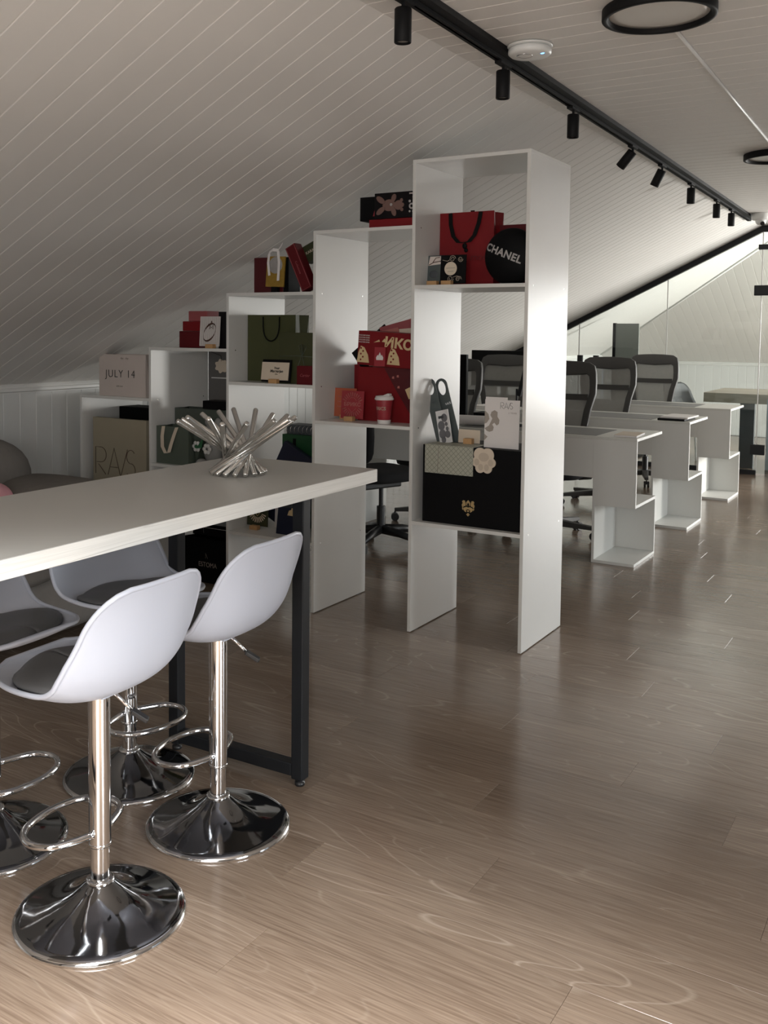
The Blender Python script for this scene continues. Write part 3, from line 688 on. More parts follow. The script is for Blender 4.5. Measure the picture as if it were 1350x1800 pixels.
# ------------------------------------------------------------------ office chairs
OUT = [(0, .62), (.10, .62), (.155, .63), (.175, .66), (.185, .75), (.205, .86), (.232, .97), (.230, 1.05), (.222, 1.12), (.208, 1.165), (.17, 1.186), (.08, 1.192), (0, 1.194)]
INN = [(0, .67), (.08, .67), (.115, .675), (.13, .70), (.14, .76), (.158, .86), (.186, .97), (.186, 1.02), (.182, 1.06), (.176, 1.09), (.155, 1.105), (.08, 1.098), (0, 1.093)]
def backy(z):
    tb = [(.60, .235), (.70, .215), (.80, .21), (.90, .225), (.97, .25), (1.08, .27), (1.20, .30)]
    return interp(tb, z)[0]
def chair_make():
    t = thing('office_chair', 'x', 'chair', group='dark mesh office chairs at the desks')
    g = G(); n = len(OUT)
    def ring(L): return [Vector((x, backy(z)+.5*x*x*-1.2, z)) for x, z in L]+[Vector((-x, backy(z)-.6*x*x, z)) for x, z in reversed(L[1:-1])]
    o, i = ring(OUT), ring(INN); k = len(o)
    g.add(o+i, [(a, (a+1) % k, k+(a+1) % k, k+a) for a in range(k)], True)
    bf = g.obj('back_frame', 'chairframe', t, solid=.024, bevel=.004)
    w = 8
    g = G(); vs = [Vector((INN[a][0]*(b/w*2-1), backy(INN[a][1])-.6*(INN[a][0]*(b/w*2-1))**2+.004, INN[a][1])) for a in range(n) for b in range(w+1)]
    g.add(vs, [(a*(w+1)+b, a*(w+1)+b+1, (a+1)*(w+1)+b+1, (a+1)*(w+1)+b) for a in range(n-1) for b in range(w)], True)
    g.obj('back_mesh', 'chairmesh', t)
    pts = [Vector((x, backy(.935)-.008-.6*x*x, .945+.10*x*x)) for x in [-.175+.35*q/10 for q in range(11)]]
    G().strip(pts, .042, (0, 0, 1), .008).obj('lumbar_bar', 'chairframe', t)
    G().box(-.03, .03, .20, .27, .40, .66).obj('back_post', 'chairframe', t, bevel=.008)
    puff('seat', -.245, .245, -.26, .22, .415, .495, 4.5, t, 'chairseat', 28, 10)
    G().box(-.10, .10, -.10, .12, .385, .42).obj('tilt_mechanism', 'rubber', t, bevel=.01)
    G().cyl((0, 0, .09), (0, 0, .25), .028, n=16).cyl((0, 0, .25), (0, 0, .39), .016, n=14).obj('gas_column', 'rubber', t)
    for s in (-1, 1):
        G().tube([(s*.18, .02, .41), (s*.26, .02, .42), (s*.285, .03, .47), (s*.285, .05, .60), (s*.285, .03, .645)], .014, 8).obj('arm_bracket', 'chairframe', t)
        G().box(s*.285-.035, s*.285+.035, -.13, .13, .645, .672).obj('armrest', 'rubber', t, bevel=.008)
    for q in range(5):
        a = R(90+72*q-20); d = Vector((math.cos(a), math.sin(a), 0)); p = Vector((-d.y, d.x, 0))
        g = G(); vs = []
        for r_, wd, z0, z1 in ((.0, .030, .075, .125), (.31, .017, .068, .092)):
            for sg in (-1, 1):
                vs += [d*r_+p*(sg*wd)+Vector((0, 0, z0)), d*r_+p*(sg*wd)+Vector((0, 0, z1))]
        g.add(vs, [(0, 1, 3, 2), (4, 6, 7, 5), (0, 4, 5, 1), (2, 3, 7, 6), (1, 5, 7, 3), (0, 2, 6, 4)])
        lg = g.obj('base_leg', 'chairframe', t, bevel=.004)
        c = d*.305
        g = G()
        for sg in (-1, 1): g.cyl(c+p*(sg*.006)+Vector((0, 0, .029)), c+p*(sg*.024)+Vector((0, 0, .029)), .029, n=16)
        g.cyl(c+Vector((0, 0, .03)), c+Vector((0, 0, .07)), .007, n=8); g.obj('caster', 'rubber', lg)
    return t
ch0 = chair_make()
def put(o, x, y, a, label): o.location = (x, y, 0); o.rotation_euler = (0, 0, R(a)); o['label'] = label
put(ch0, -2.325, 6.36, 3, 'dark mesh office chair behind the first desk, beside the pale shelf side panel')
for x, y, a, lb in ((-2.44, 7.74, 2, 'dark mesh office chair behind the desk with the black notebook'), (-2.435, 9.13, 2, 'dark mesh office chair behind the last desk, by the partition'),
                    (-3.20, 6.36, -4, 'dark mesh office chair seen through the shelf, half hidden by the upright'), (-3.36, 7.74, 3, 'dark mesh office chair seen whole through the shelf, above the white card')):
    put(copy_tree(ch0), x, y, a, lb)
# black chair seen under the middle shelf
bc = thing('task_chair', 'black task chair seen through the shelf under the red bags', 'chair', (-3.13, 5.42, 0), R(-20))
puff('seat', -.23, .23, -.25, .22, .43, .52, 4, bc, 'chairseat', 28, 10)
puff('backrest', -.22, .22, -.30, -.22, .56, .92, 4, bc, 'chairseat', 28, 10)
G().box(-.03, .03, -.30, -.24, .40, .60).obj('back_post', 'rubber', bc); G().box(-.09, .09, -.25, .10, .39, .435).obj('tilt_mechanism', 'rubber', bc, bevel=.01)
G().cyl((0, 0, .09), (0, 0, .26), .028, n=16).cyl((0, 0, .26), (0, 0, .40), .015, n=14).obj('gas_column', 'rubber', bc)
for q in range(5):
    a = R(72*q+10); d = Vector((math.cos(a), math.sin(a), 0))
    lg = G().tube([Vector((0, 0, .11)), d*.16+Vector((0, 0, .10)), d*.30+Vector((0, 0, .075))], [.032, .026, .018], 8).obj('base_leg', 'rubber', bc)
    G().cyl(d*.29+Vector((-d.y*.02, d.x*.02, .028)), d*.29-Vector((-d.y*.02, d.x*.02, -.028)), .028, n=14).obj('caster', 'rubber', lg)

# ------------------------------------------------------------------ things on the desks
mo = thing('monitor', 'wide black monitor standing on the last desk', 'monitor', (-3.62, DY[2]+.18, .7702))
box(-.40, .26, -.012, .02, .10, .445).obj('screen', 'black', mo, bevel=.004); box(-.10, -.04, .02, .05, .0, .30).obj('stand', 'rubber', mo); box(-.20, .06, -.06, .12, 0, .012).obj('base', 'rubber', mo, bevel=.003)
mo = thing('monitor', 'black monitor seen edge-on behind the shelf upright', 'monitor', (-2.83, DY[0]+.22, .7702), R(0))
box(-.20, .035, -.012, .022, .04, .47).obj('screen', 'black', mo, bevel=.004); box(-.02, .02, .022, .045, .0, .30).obj('stand', 'rubber', mo); box(-.14, .03, -.08, .10, 0, .012).obj('base', 'rubber', mo, bevel=.003)
tag(G().cyl((-2.80, DY[0]+.13, .806), (-2.60, DY[0]+.16, .806), .034, n=24).obj('paper_roll', 'paper'), 'roll of white paper lying on the first desk', 'paper roll')
tag(box(-2.78, -2.62, DY[0]+.30, DY[0]+.44, .7702, .845).obj('pen_box', 'black', bevel=.003), 'low black box behind the paper roll on the first desk', 'box')
lp = thing('desk_lamp', 'slanted black arm of a desk lamp on the first desk', 'lamp', (-2.46, DY[0]+.28, .7702))
G().lathe([(0, 0), (.06, 0), (.06, .012), (.01, .018), (.01, .022)], 24).obj('base', 'blackmetal', lp)
G().cyl((0, 0, .01), (.0, 0, .25), .007, n=10).obj('post', 'blackmetal', lp)
G().box(-.013, .013, -.012, .012, -.06, .28, Matrix.Translation((.03, 0, .26)) @ Matrix.Rotation(R(13), 4, 'Y')).obj('arm', 'blackmetal', lp, bevel=.003)
tag(box(-3.30, -3.02, DY[1]+.10, DY[1]+.32, .7702, .80).obj('paper_stack', 'paper', rot=(0, 0, 0)), 'stack of white papers on the second desk between two chairs', 'paper')

# ------------------------------------------------------------------ meeting room behind the glass
mt_ = thing('meeting_table', 'wood topped meeting table with slate panel leg behind the glass', 'table', (-2.27, 10.72, 0))
box(0, 1.75, 0, 1.05, .675, .775).obj('tabletop', 'tablewood', mt_, bevel=.003)
box(.36, .50, .04, .10, 0, .675).obj('panel_leg', 'slate', mt_); box(1.3, 1.36, .04, .9, 0, .675).obj('panel_leg', 'slate', mt_)
cb_ = thing('low_cabinet', 'blue grey low cabinet behind the glass door', 'cabinet', (-1.62, 10.55, 0))  # box added where the glass door shows a bluish reflection
box(0, .75, 0, .12, .02, .74).obj('body', 'bluegrey', cb_, bevel=.003); box(0, .75, .002, .12, 0, .02).obj('plinth', 'slate', cb_)
def armchair(x, y, a, label):
    t = thing('shell_chair', label, 'chair', (x, y, 0), R(a), 'dark shell chairs in the meeting room')
    def f(u, v):
        p = shell_pt(u, v); return Vector((p.x*1.25, p.y*1.35, .44+(p.z-.56)*1.45))
    G().grid(f, 16, 30).obj('shell', 'blackseat', t, solid=.012)
    for sx in (-1, 1):
        for sy in (-1, 1): G().cyl((sx*.12, sy*.12, .44), (sx*.21, sy*.21, 0), .014, .010, n=10).obj('leg', 'white', t)
armchair(-2.52, 11.30, 160, 'dark shell chair at the end of the meeting table, above the last desk')
armchair(-1.45, 12.15, -60, 'dark shell chair behind the meeting table at the picture edge')
tv = thing('display_screen', 'tall dark grey screen panel on a stand against the sloped ceiling', 'screen', (-3.19, 11.0, 0))
box(-.115, .145, 0, .03, .62, 1.50).obj('panel', 'shadegrey', tv); box(-.145, -.115, -.012, .04, .62, 1.505).obj('side_edge', 'black', tv)
box(-.03, .05, .0, .03, .02, .62).obj('post', 'black', tv); box(-.2, .2, -.15, .2, 0, .02).obj('foot', 'black', tv)

# ------------------------------------------------------------------ things on the shelf: builders
def item(name, label, cat, w, d, h, mt, loc, rx=0, ry=0, rz=0, bevel=.0015, group=None):
    o = box(-w/2, w/2, 0, d, 0, h).obj(name, mt, loc=loc, rot=(R(rx), R(ry), R(rz)), bevel=bevel)
    return tag(o, label, cat, group)
def bag(name, label, w, d, h, mt, loc, rz=0, rx=0, group=None, fold=.02):
    ring = lambda e: [(-w/2+e, e), (w/2-e, e), (w/2-fold-e, d/2), (w/2-e, d-e), (-w/2+e, d-e), (-w/2+fold+e, d/2)]
    rb_ = [(-w/2, 0), (w/2, 0), (w/2, d/2), (w/2, d), (-w/2, d), (-w/2, d/2)]
    g = G(); t = .0015; n = 6
    o = ring(0); i = ring(t)
    vs = [(x, y, 0) for x, y in rb_]+[(x, y, h) for x, y in o]+[(x, y, h) for x, y in i]+[(x*.98, min(max(y, t), d-t), .004) for x, y in rb_]
    fs = [tuple(range(n-1, -1, -1))]
    for k in range(3):
        fs += [(k*n+q, k*n+(q+1) % n, (k+1)*n+(q+1) % n, (k+1)*n+q) for q in range(n)]
    fs.append(tuple(3*n+q for q in range(n)))
    g.add(vs, fs); ob = g.obj(name, mt, loc=loc, rot=(R(rx), 0, R(rz)))
    return tag(ob, label, 'bag', group)
def loop(parent, xs, ztop, drop, mt, r=.003, y=-.004, flat=0, name='handle', up_=False):
    x0, x1 = xs; pts = []
    N = 18
    for k in range(N+1):
        t = k/N; x = x0+(x1-x0)*(.5-.5*math.cos(PI*t))
        s = math.sin(PI*t); z = ztop+(-1 if not up_ else 1)*drop*(s**.55 if s > 0 else 0); pts.append((x, y-.004*s, z))
    g = G().strip(pts, flat, (1, 0, .25), .001) if flat else G().tube(pts, r, 8)
    return g.obj(name, mt, parent)
def holder(x, y, z, label, rz=0, w=.050, h=.022):
    o = box(-w/2, w/2, 0, .030, 0, h).obj('card_holder', 'oakblock', loc=(x, y, z), rot=(0, 0, R(rz)), bevel=.002)
    return tag(o, label, 'card holder', 'small wooden card holders')
def strokes(parent, polys, t, mt, y=-.0006, name='lettering', width=None):
    g = G()
    for pl in polys: g.tube([(x, y, z) for x, z in pl], t/2, 5)
    return g.obj(name, mt, parent)
def arc(cx, cz, r, a0, a1, n=10, rz_=None):
    rz_ = rz_ or r; return [(cx+r*math.cos(R(a0+(a1-a0)*k/n)), cz+rz_*math.sin(R(a0+(a1-a0)*k/n))) for k in range(n+1)]
def rais(parent, x, z, h, t, mt, y=-.0006):          # thin letters R A / S
    w = h*.62; P_ = []
    P_.append([(x, z), (x, z+h), (x+w*.35, z+h)]+arc(x+w*.45, z+h*.72, h*.28, 90, -90, 10)+[(x+w*.1, z+h*.44)])
    P_.append([(x+w*.25, z+h*.36), (x+w*.85, z)])
    x2 = x+w*1.05
    P_.append([(x2, z), (x2+w*.52, z+h), (x2+w*1.04, z)]); P_.append([(x2+w*.22, z+h*.3), (x2+w*.82, z+h*.3)])
    x3 = x2+w*1.08; P_.append([(x3, z), (x3+w*.55, z+h)])
    x4 = x3+w*.42
    c = x4+w*.40
    P_.append(arc(c, z+h*.74, w*.34, 35, 265, 12, h*.25)+arc(c, z+h*.25, w*.36, 80, -150, 12, h*.25))
    return strokes(parent, P_, t, mt, y)
def sunburst(parent, cx, cz, r0, r1, n, a0, a1, mt, t=.003, y=-.0006, name='sunburst_print'):
    g = G()
    for k in range(n):
        a = R(a0+(a1-a0)*k/(n-1)); g.tube([(cx+r0*math.cos(a), y, cz+r0*math.sin(a)), (cx+r1*math.cos(a), y, cz+r1*math.sin(a))], [t*.35, t*.6], 6)
    return g.obj(name, mt, parent)
def disc(parent, cx, cz, r, mt, y0=-.0008, y1=0, n=28, name='disc', rz_=None): 
    return G().slabxz(arc(cx, cz, r, 0, 360-360/n, n-1, rz_), y0, y1).obj(name, mt, parent)

# ---- bay 1 (lowest step)
z = HT[0]
o = bag('paper_bag', 'blush paper bag lettered JULY on the lowest step of the shelf', .368, .10, .236, 'blush', (-3.953, 3.93, z), rz=-1)
lettering('JULY 14', .062, 'ink', o, (-.015, -.0012, .125), space=1.15, off=-.0008); lettering('the   day', .018, 'taupe', o, (.02, -.0012, .215)); lettering('with love', .014, 'taupe', o, (-.02, -.0012, .058))
o = item('beige_board', 'beige board with thin lettering standing in the lowest shelf bay', 'board', .425, .03, .485, 'beige', (-3.995, 3.945, SH[0][0]), rz=-1)
rais(o, -.19, .16, .155, .0035, 'inkb', -.001)
item('black_box', 'black box behind the beige board in the lowest bay', 'box', .38, .16, .53, 'black', (-4.05, 4.19, SH[0][0]))
# ---- bay 2
z = HT[1]
item('red_box', 'dark red box, bottom of the stack of three on the second step', 'box', .146, .13, .089, 'darkred', (-3.478, 3.955, z), bevel=.003)
item('red_box', 'red box, middle of the stack of three on the second step', 'box', .138, .11, .052, 'red', (-3.462, 3.96, z+.0895), bevel=.003)
item('red_box', 'rose box, top of the stack of three on the second step', 'box', .131, .10, .054, 'rose', (-3.428, 3.965, z+.142), bevel=.003)
o = item('greeting_card', 'striped card with a brown ring drawing on the second step', 'card', .133, .006, .155, 'paper', (-3.334, 3.945, z+.012), rx=-4, bevel=0)
g = G()
for k in range(14): x = -.060+k*.0092; g.box(x, x+.0035, -.0005, 0, .003, .152)
g.obj('stripe_print', 'stripe', o)
g = G(); el = [(.052*math.cos(a), .078*math.sin(a)*.42) for a in [2*PI*k/30 for k in range(31)]]
ca, sa = math.cos(R(52)), math.sin(R(52)); pts = [(x*ca-y*sa, -.001, .072+x*sa+y*ca) for x, y in el]
g.tube(pts, [.0028+.0022*math.sin(k/30*2*PI*2) for k in range(31)], 6); st = []
for k in range(11): a = PI/2+k*PI/5; rr = .024 if k % 2 == 0 else .009; st.append((.012+rr*math.cos(a), -.0012, .108+rr*math.sin(a)))
g.tube(st, .0016, 5); g.obj('ring_print', 'inkb', o)
holder(-3.311, 3.915, z, 'wooden holder under the striped card on the second step')
item('black_box', 'tall black box beside the striped card on the second step', 'box', .095, .16, .192, 'black2', (-3.238, 3.965, z))
z = SH[1][0]
o = bag('paper_bag', 'large dark sage bag at the back of the second bay', .40, .12, .295, 'sage2', (-3.505, 4.09, z)); 
o = bag('paper_bag', 'sage green paper bag with cream ribbon handle in the second bay', .232, .13, .205, 'sage', (-3.592, 3.945, z))
G().strip([(-.062, -.003, .205), (-.064, -.012, .15), (-.055, -.020, .095), (-.030, -.022, .060), (-.006, -.022, .066), (.006, -.018, .11), (.020, -.010, .16), (.034, -.003, .203)], .024, (1, 0, .1), .001).obj('ribbon_handle', 'cream', o)
item('black_box', 'flat black box lying on the dark sage bag', 'box', .20, .10, .045, 'black', (-3.41, 4.10, z+.297))
o = item('grey_board', 'grey board hung behind the second bay with pale tag', 'board', .35, .008, .33, 'stone', (-3.535, 4.385, z+.28)); 
box(-.15, .15, -.003, 0, .17, .176).obj('ledge', 'lam', o)
tg = G().slabxz([(.045*(1+.13*math.cos(7*a))*math.cos(a), .038*(1+.13*math.cos(7*a))*math.sin(a)) for a in [2*PI*k/56 for k in range(56)]], 0, .002).obj('gift_tag', 'cream', loc=(-3.600, 4.37, 1.183))
tag(tg, 'cream scalloped gift tag hanging on a black cord', 'tag')
G().tube([(0, .0, .028), (.004, -.01, .06), (.01, -.20, .112), (.012, -.44, .109)], .0012, 5).obj('cord', 'black', tg)
pl_ = thing('plush_toy', 'grey plush toy with white and green felt flowers', 'plush toy', (-3.385, 3.985, z))
puffp = lambda n_, c, r_, m_: G().ball(c, *r_).obj(n_, m_, pl_)
puffp('body', (0, .06, .075), (.055, .05, .075), 'plush'); puffp('head', (.0, .055, .185), (.048, .045, .045), 'plush'); puffp('ear', (-.035, .055, .235), (.020, .014, .024), 'plush'); puffp('ear', (.035, .055, .235), (.020, .014, .024), 'plush')
puffp('foot', (-.035, .0, .02), (.026, .035, .02), 'plush'); puffp('foot', (.035, .0, .02), (.026, .035, .02), 'plush')
for cx_, cz_ in ((-.06, .105), (.012, .095)):
    g = G()
    for k in range(6): a = k*PI/3; g.ball((cx_+.019*math.cos(a), -.01, cz_+.019*math.sin(a)), .012, .008, .012, 10, 6)
    g.obj('flower', 'plushw', pl_)
G().slabxz([(-.055, .095), (-.02, .10), (-.01, .15), (-.035, .125)], -.018, -.014).obj('leaf', 'leafg', pl_); puffp('flower_eye', (-.06, -.016, .105), (.010, .006, .010), 'leafg')
o = bag('paper_bag', 'black paper bag lettered ESTOMA on the floor under the second bay', .30, .14, .245, 'black', (-3.46, 4.06, 0.0005))
lettering('ESTOMA', .038, 'taupe', o, (.02, -.0012, .10), sx=.9); strokes(o, [[(.005, .135), (.005, .165), (.02, .135)]], .002, 'taupe', -.001, 'emblem')
o = item('black_box', 'black box with thin white corner line above the floor bag', 'box', .28, .13, .065, 'black2', (-3.46, 4.12, .247)); strokes(o, [[(-.06, .01), (-.06, .045), (.10, .045)]], .0022, 'paper', -.001, 'corner_print')
# ---- bay 3
z = HT[2]
o = item('gift_box', 'dark red gift box behind the gold card on the third step', 'box', .185, .10, .180, 'deepred', (-2.975, 3.985, z)); box(.0925, .125, .0, .10, 0, .178).obj('side_flap', 'black', o)
o = item('gold_card', 'gold card tied with a white ribbon on the third step', 'card', .112, .008, .152, 'goldcard', (-2.920, 3.96, z+.030), rx=-3, ry=2, bevel=0)
G().slabxz(arc(0, .108, .042, 0, 348, 29), -.002, 0).obj('silver_emblem', 'silver', o)
g = G(); g.strip([(-.042, -.004, .165), (-.044, -.006, .12), (-.030, -.008, .055)], .014, (1, 0, .2)); g.strip([(.012, -.004, .18), (.024, -.006, .12), (.026, -.008, .03)], .015, (1, 0, .1)); g.strip([(-.045, -.004, .168), (-.02, -.006, .185), (.012, -.004, .182), (.035, -.002, .215)], .016, (0, .3, 1)); g.obj('ribbon', 'ribbon', o)
box(-.02, .02, .0, .02, -.028, .0).obj('stand', 'black', o)
o = item('long_box', 'long crimson box with pale outline leaning on the third step', 'box', .062, .06, .240, 'darkred', (-2.715, 3.95, z+.014), ry=-26, bevel=.002)
e_ = .005; strokes(o, [[(-.031+e_, e_), (.031-e_, e_), (.031-e_, .240-e_), (-.031+e_, .240-e_), (-.031+e_, e_)]], .0032, 'rose', -.0012, 'outline_print')
lettering('Collezione', .016, 'rose', o, (0, -.0012, .12), rot=(PI/2, R(90), 0))
o = item('olive_box', 'small dark olive box propped in the corner of the third step', 'box', .10, .05, .085, 'dgreen', (-2.722, 4.02, z+.165), ry=-24); lettering('KARAT', .020, 'cream', o, (0, -.0012, .045))
item('black_box', 'black box under the olive box on the third step', 'box', .08, .12, .15, 'black', (-2.692, 4.03, z))
z = SH[2][0]
o = bag('paper_bag', 'large olive paper bag with black cord handle in the third bay', .308, .12, .345, 'olive', (-3.012, 4.06, z)); loop(o, (-.05, .055), .335, .125, 'blackribbon', .0035)
o = bag('paper_bag', 'smaller olive paper bag with string bow in the third bay', .222, .085, .255, 'olive2', (-2.780, 3.963, z))
g = G(); g.tube([(-.11, -.002, .135), (0, -.004, .14), (.11, -.002, .135)], .0015, 5)
for p_ in ([(.03, -.004, .14), (.015, -.006, .19), (.03, -.008, .20), (.035, -.005, .14)], [(.035, -.004, .14), (.06, -.006, .185), (.045, -.008, .195), (.035, -.005, .14)], [(.03, -.004, .14), (.01, -.006, .09), (.015, -.007, .05)], [(.035, -.004, .14), (.05, -.006, .08), (.045, -.007, .04)]): g.tube(p_, .0015, 5)
g.obj('string_bow', 'sage', o)
o = item('name_card', 'cream name card on black backing in the third bay', 'card', .168, .003, .090, 'cream', (-2.900, 3.935, z+.016), rx=-8, bevel=0)
box(-.083, .097, .003, .005, -.010, .104).obj('backing', 'black', o); lettering('Your', .017, 'ink', o, (.01, -.001, .060), shear=.2, off=.0004); lettering('Margarjan', .020, 'ink', o, (.01, -.001, .045), shear=.2, off=.0004); lettering('studio', .007, 'ink', o, (.01, -.001, .030))
holder(-2.895, 3.910, z, 'wooden holder under the cream name card')
o = bag('paper_bag', 'small dark red paper bag in the corner of the third bay', .095, .028, .092, 'darkred', (-2.707, 3.925, z), rx=0, fold=.008); lettering('Cartier', .020, 'rose', o, (.0, -.001, .045), shear=.25)
z = SH[2][1]
item('navy_book', 'navy book lying slanted behind the rod bowl in the third bay', 'book', .26, .03, .42, 'navy', (-3.05, 4.13, z+.03), ry=27)
o = item('green_box', 'bright green box with slot under the ring binder', 'box', .27, .14, .49, 'green', (-2.905, 4.20, z)); box(-.065, -.045, -.001, 0, .30, .47).obj('slot', 'black', o)
o = item('ring_binder', 'grey spiral bound pad on top of the green box', 'binder', .25, .11, .05, 'slate', (-2.90, 4.22, z+.4905))
g = G()
for k in range(9): x = -.11+k*.026; g.tube([(x+.008*math.cos(a), -.002+.012*math.cos(a), .025+.020*math.sin(a)) for a in [2*PI*q/12 for q in range(12)]], .0016, 5, closed=True)
g.obj('spiral', 'steel', o)
o = item('greeting_card', 'dark green card with gold sunburst low in the third bay', 'card', .135, .004, .140, 'dgreen', (-3.085, 4.04, z+.014), rx=-4, bevel=0)
lettering('BRICS', .030, 'cream', o, (.005, -.001, .098), off=.001); sunburst(o, 0, .075, .030, .058, 11, 200, 340, 'cream', .006); strokes(o, [[(-.022, .078), (0, .052), (.022, .078)]], .003, 'goldp', -.001, 'chevron_print')
holder(-3.078, 3.995, z, 'wooden holder under the dark green sunburst card')
item('white_folder', 'white folder with faint gold print low in the third bay', 'folder', .20, .012, .24, 'paper', (-2.93, 4.12, z), rx=-3, bevel=0)
lettering('the BRICS forum', .020, 'goldp', [q for q in COL.objects if q.name == 'white_folder'][0], (.01, -.001, .14))
o = item('navy_book', 'navy book with gold tower emblem low in the third bay', 'book', .19, .025, .25, 'navy', (-2.835, 3.99, z), rx=-8, rz=-3)
G().slabxz([(-.03, .10), (.02, .10), (.02, .125), (.012, .13), (.010, .17), (.003, .19), (-.004, .165), (-.008, .13), (-.022, .125)], -.001, 0).obj('tower_emblem', 'goldp', o)
# ---- bay 4
z = HT[3]
item('red_box', 'flat red box under the black picture box on the fourth step', 'box', .245, .16, .040, 'red', (-2.2375, 3.945, z))
o = item('black_box', 'black sliding box with brown bear picture and silver dials', 'box', .215, .10, .118, 'black2', (-2.221, 3.94, z+.041))
g = G(); E_ = lambda cx, cz, a, b, ang: g.slabxz([(cx+a*math.cos(t)*math.cos(R(ang))-b*math.sin(t)*math.sin(R(ang)), cz+a*math.cos(t)*math.sin(R(ang))+b*math.sin(t)*math.cos(R(ang))) for t in [2*PI*k/20 for k in range(20)]], -.0008-.0003*len(g.f)/22, 0)
E_(-.030, .060, .034, .027, 0); E_(.020, .058, .023, .022, 0); E_(.036, .080, .008, .008, 0); E_(.038, .037, .008, .008, 0); E_(.040, .058, .010, .010, 0); E_(-.074, .036, .026, .013, 35); E_(-.074, .086, .026, .013, -35); E_(-.004, .030, .012, .022, 20); E_(-.004, .092, .012, .018, -20)
g.obj('bear_print', 'bear', o)
for cx_, cz_, r_ in ((.090, .050, .014), (.080, .072, .006), (.080, .026, .005), (.099, .026, .006), (.099, .090, .005)): disc(o, cx_, cz_, r_, 'silver', -.003, 0, 24, 'dial')
disc(o, .090, .050, .006, 'black', -.004, -.003, 20, 'dial_hub'); box(.076, .104, -.0008, 0, .104, .111).obj('label_strip', 'silver', o); disc(o, -.018, .062, .007, 'silver', -.0025, 0, 16, 'pendant_print')
o = item('black_box', 'black inner drawer pulled out beside the bear picture box', 'box', .10, .14, .112, 'black', (-2.385, 3.985, z+.041)); g = G(); g.slabxz([(.022, .02), (.05, .02), (.05, .09), (.045, .09)], -.001, 0).obj('red_print', 'crimson', o)
z = SH[3][0]
bag('paper_bag', 'plain red paper bag at the back of the fourth bay', .19, .12, .265, 'red', (-2.52, 4.24, z))
o = bag('paper_bag', 'big red paper bag with dark triangle and scattered print in the fourth bay', .335, .15, .262, 'red', (-2.315, 4.06, z))
G().slabxz([(-.02, .260), (.165, .260), (.165, .02), (.12, .05), (.05, .15)], -.0012, 0).obj('dark_triangle', 'deepred', o)
g = G()
for a, b in ((.03, .215), (.055, .222), (.06, .17)): g.slabxz([(a-.006, b-.005), (a+.006, b-.006), (a+.005, b+.006), (a-.004, b+.005)], -.002, -.0012)
g.obj('petal_print', 'salmon', o)
g = G().box(-.03, .03, -.004, -.0012, -.025, .025, Matrix.Translation((.135, 0, .15)) @ Matrix.Rotation(R(-25), 4, 'Y')); tg = g.obj('hang_tag', 'goldp', o); lettering('i8', .032, 'cream', o, (.130, -.0045, .15), rot=(PI/2, R(-25), 0))
o = item('red_box', 'large red and gold box tilted on top of the red bag', 'box', .325, .14, .165, 'red', (-2.318, 4.045, z+.266), ry=3)
lettering('ИКС', .064, 'goldp', o, (.062, -.0012, .112), off=.0025, rot=(PI/2, R(4), 0), sx=1.12); G().slabxz([(-.075, .112), (-.04, .118), (-.045, .128), (-.055, .122)], -.0012, 0).slabxz([(-.03, .118), (-.005, .116), (-.015, .135)], -.0012, 0).obj('ornament_print', 'goldp', o); 
for k in range(4): lettering('РОССИЯ БРИКС'[:11], .0085, 'paper', o, (-.128, -.0012, .143-.011*k), name='small_lettering')
for cx_ in (-.135, .035):
    g = G(); g.slabxz([(cx_-.03, .012), (cx_+.04, .012), (cx_+.032, .05), (cx_+.01, .085), (cx_-.01, .092), (cx_-.022, .06)], -.0012, 0); ob = g.obj('tower_print', 'goldp', o)
    g = G()
    for q in range(5): g.slabxz(arc(cx_-.008+.012*(q % 2), .025+.014*q, .005, 0, 300, 5), -.002, -.0012)
    g.obj('window_print', 'red', o)
o = item('greeting_card', 'small crimson card with white crown emblem leaning on the red box', 'card', .060, .004, .092, 'crimson', (-2.345, 4.030, z+.268), rx=-3, bevel=0)
G().slabxz([(-.018, .030), (.018, .030), (.020, .042), (.012, .055), (.008, .050), (.0, .068), (-.008, .050), (-.012, .055), (-.020, .042)], -.001, 0).obj('crown_emblem', 'paper', o)
zz = z+.30
def folder(label, mt, x, y, w, h, ry, zf): tag(box(-w/2, w/2, 0, .006, 0, h).obj('folder', mt, loc=(x, y, zf), rot=(0, R(ry), 0)), label, 'folder', 'folders sticking up behind the red box')
folder('salmon folder leaning behind the red and gold box', 'salmon', -2.39, 4.188, .20, .20, -12, zz-.06)
folder('cream folder standing behind the red and gold box', 'cream', -2.29, 4.196, .24, .19, -5, zz-.04)
folder('crimson folder at the end behind the red and gold box', 'crimson', -2.215, 4.190-.010, .13, .150, 10, zz-.01)
folder('rose folder highest behind the cream folder', 'rose', -2.30, 4.206, .20, .215, -14, zz-.03)
folder('black folder peeking out behind the salmon folder', 'black', -2.40, 4.216, .24, .20, -38, zz-.06)
z = SH[3][0]
o = item('greeting_card', 'orange card standing at the front of the fourth bay', 'card', .140, .004, .142, 'orange', (-2.578, 4.08, z+.010), rx=-4, bevel=0)
for k in range(3): lettering('Ready for Life'[:10+k], .012, 'salmon', o, (-.01, -.001, .10-.025*k), name='small_lettering')
holder(-2.555, 4.045, z, 'wooden holder under the orange card')
o = item('greeting_card', 'red card with pale sunburst at the front of the fourth bay', 'card', .128, .004, .135, 'crimson', (-2.490, 4.015, z+.010), rx=-5, bevel=0)
lettering('БРИКС', .026, 'salmon', o, (0, -.001, .068), off=.0006, sx=1.1); sunburst(o, 0, .068, .038, .060, 11, 25, 155, 'salmon', .0045); sunburst(o, 0, .068, .038, .060, 11, 205, 335, 'salmon', .0045)
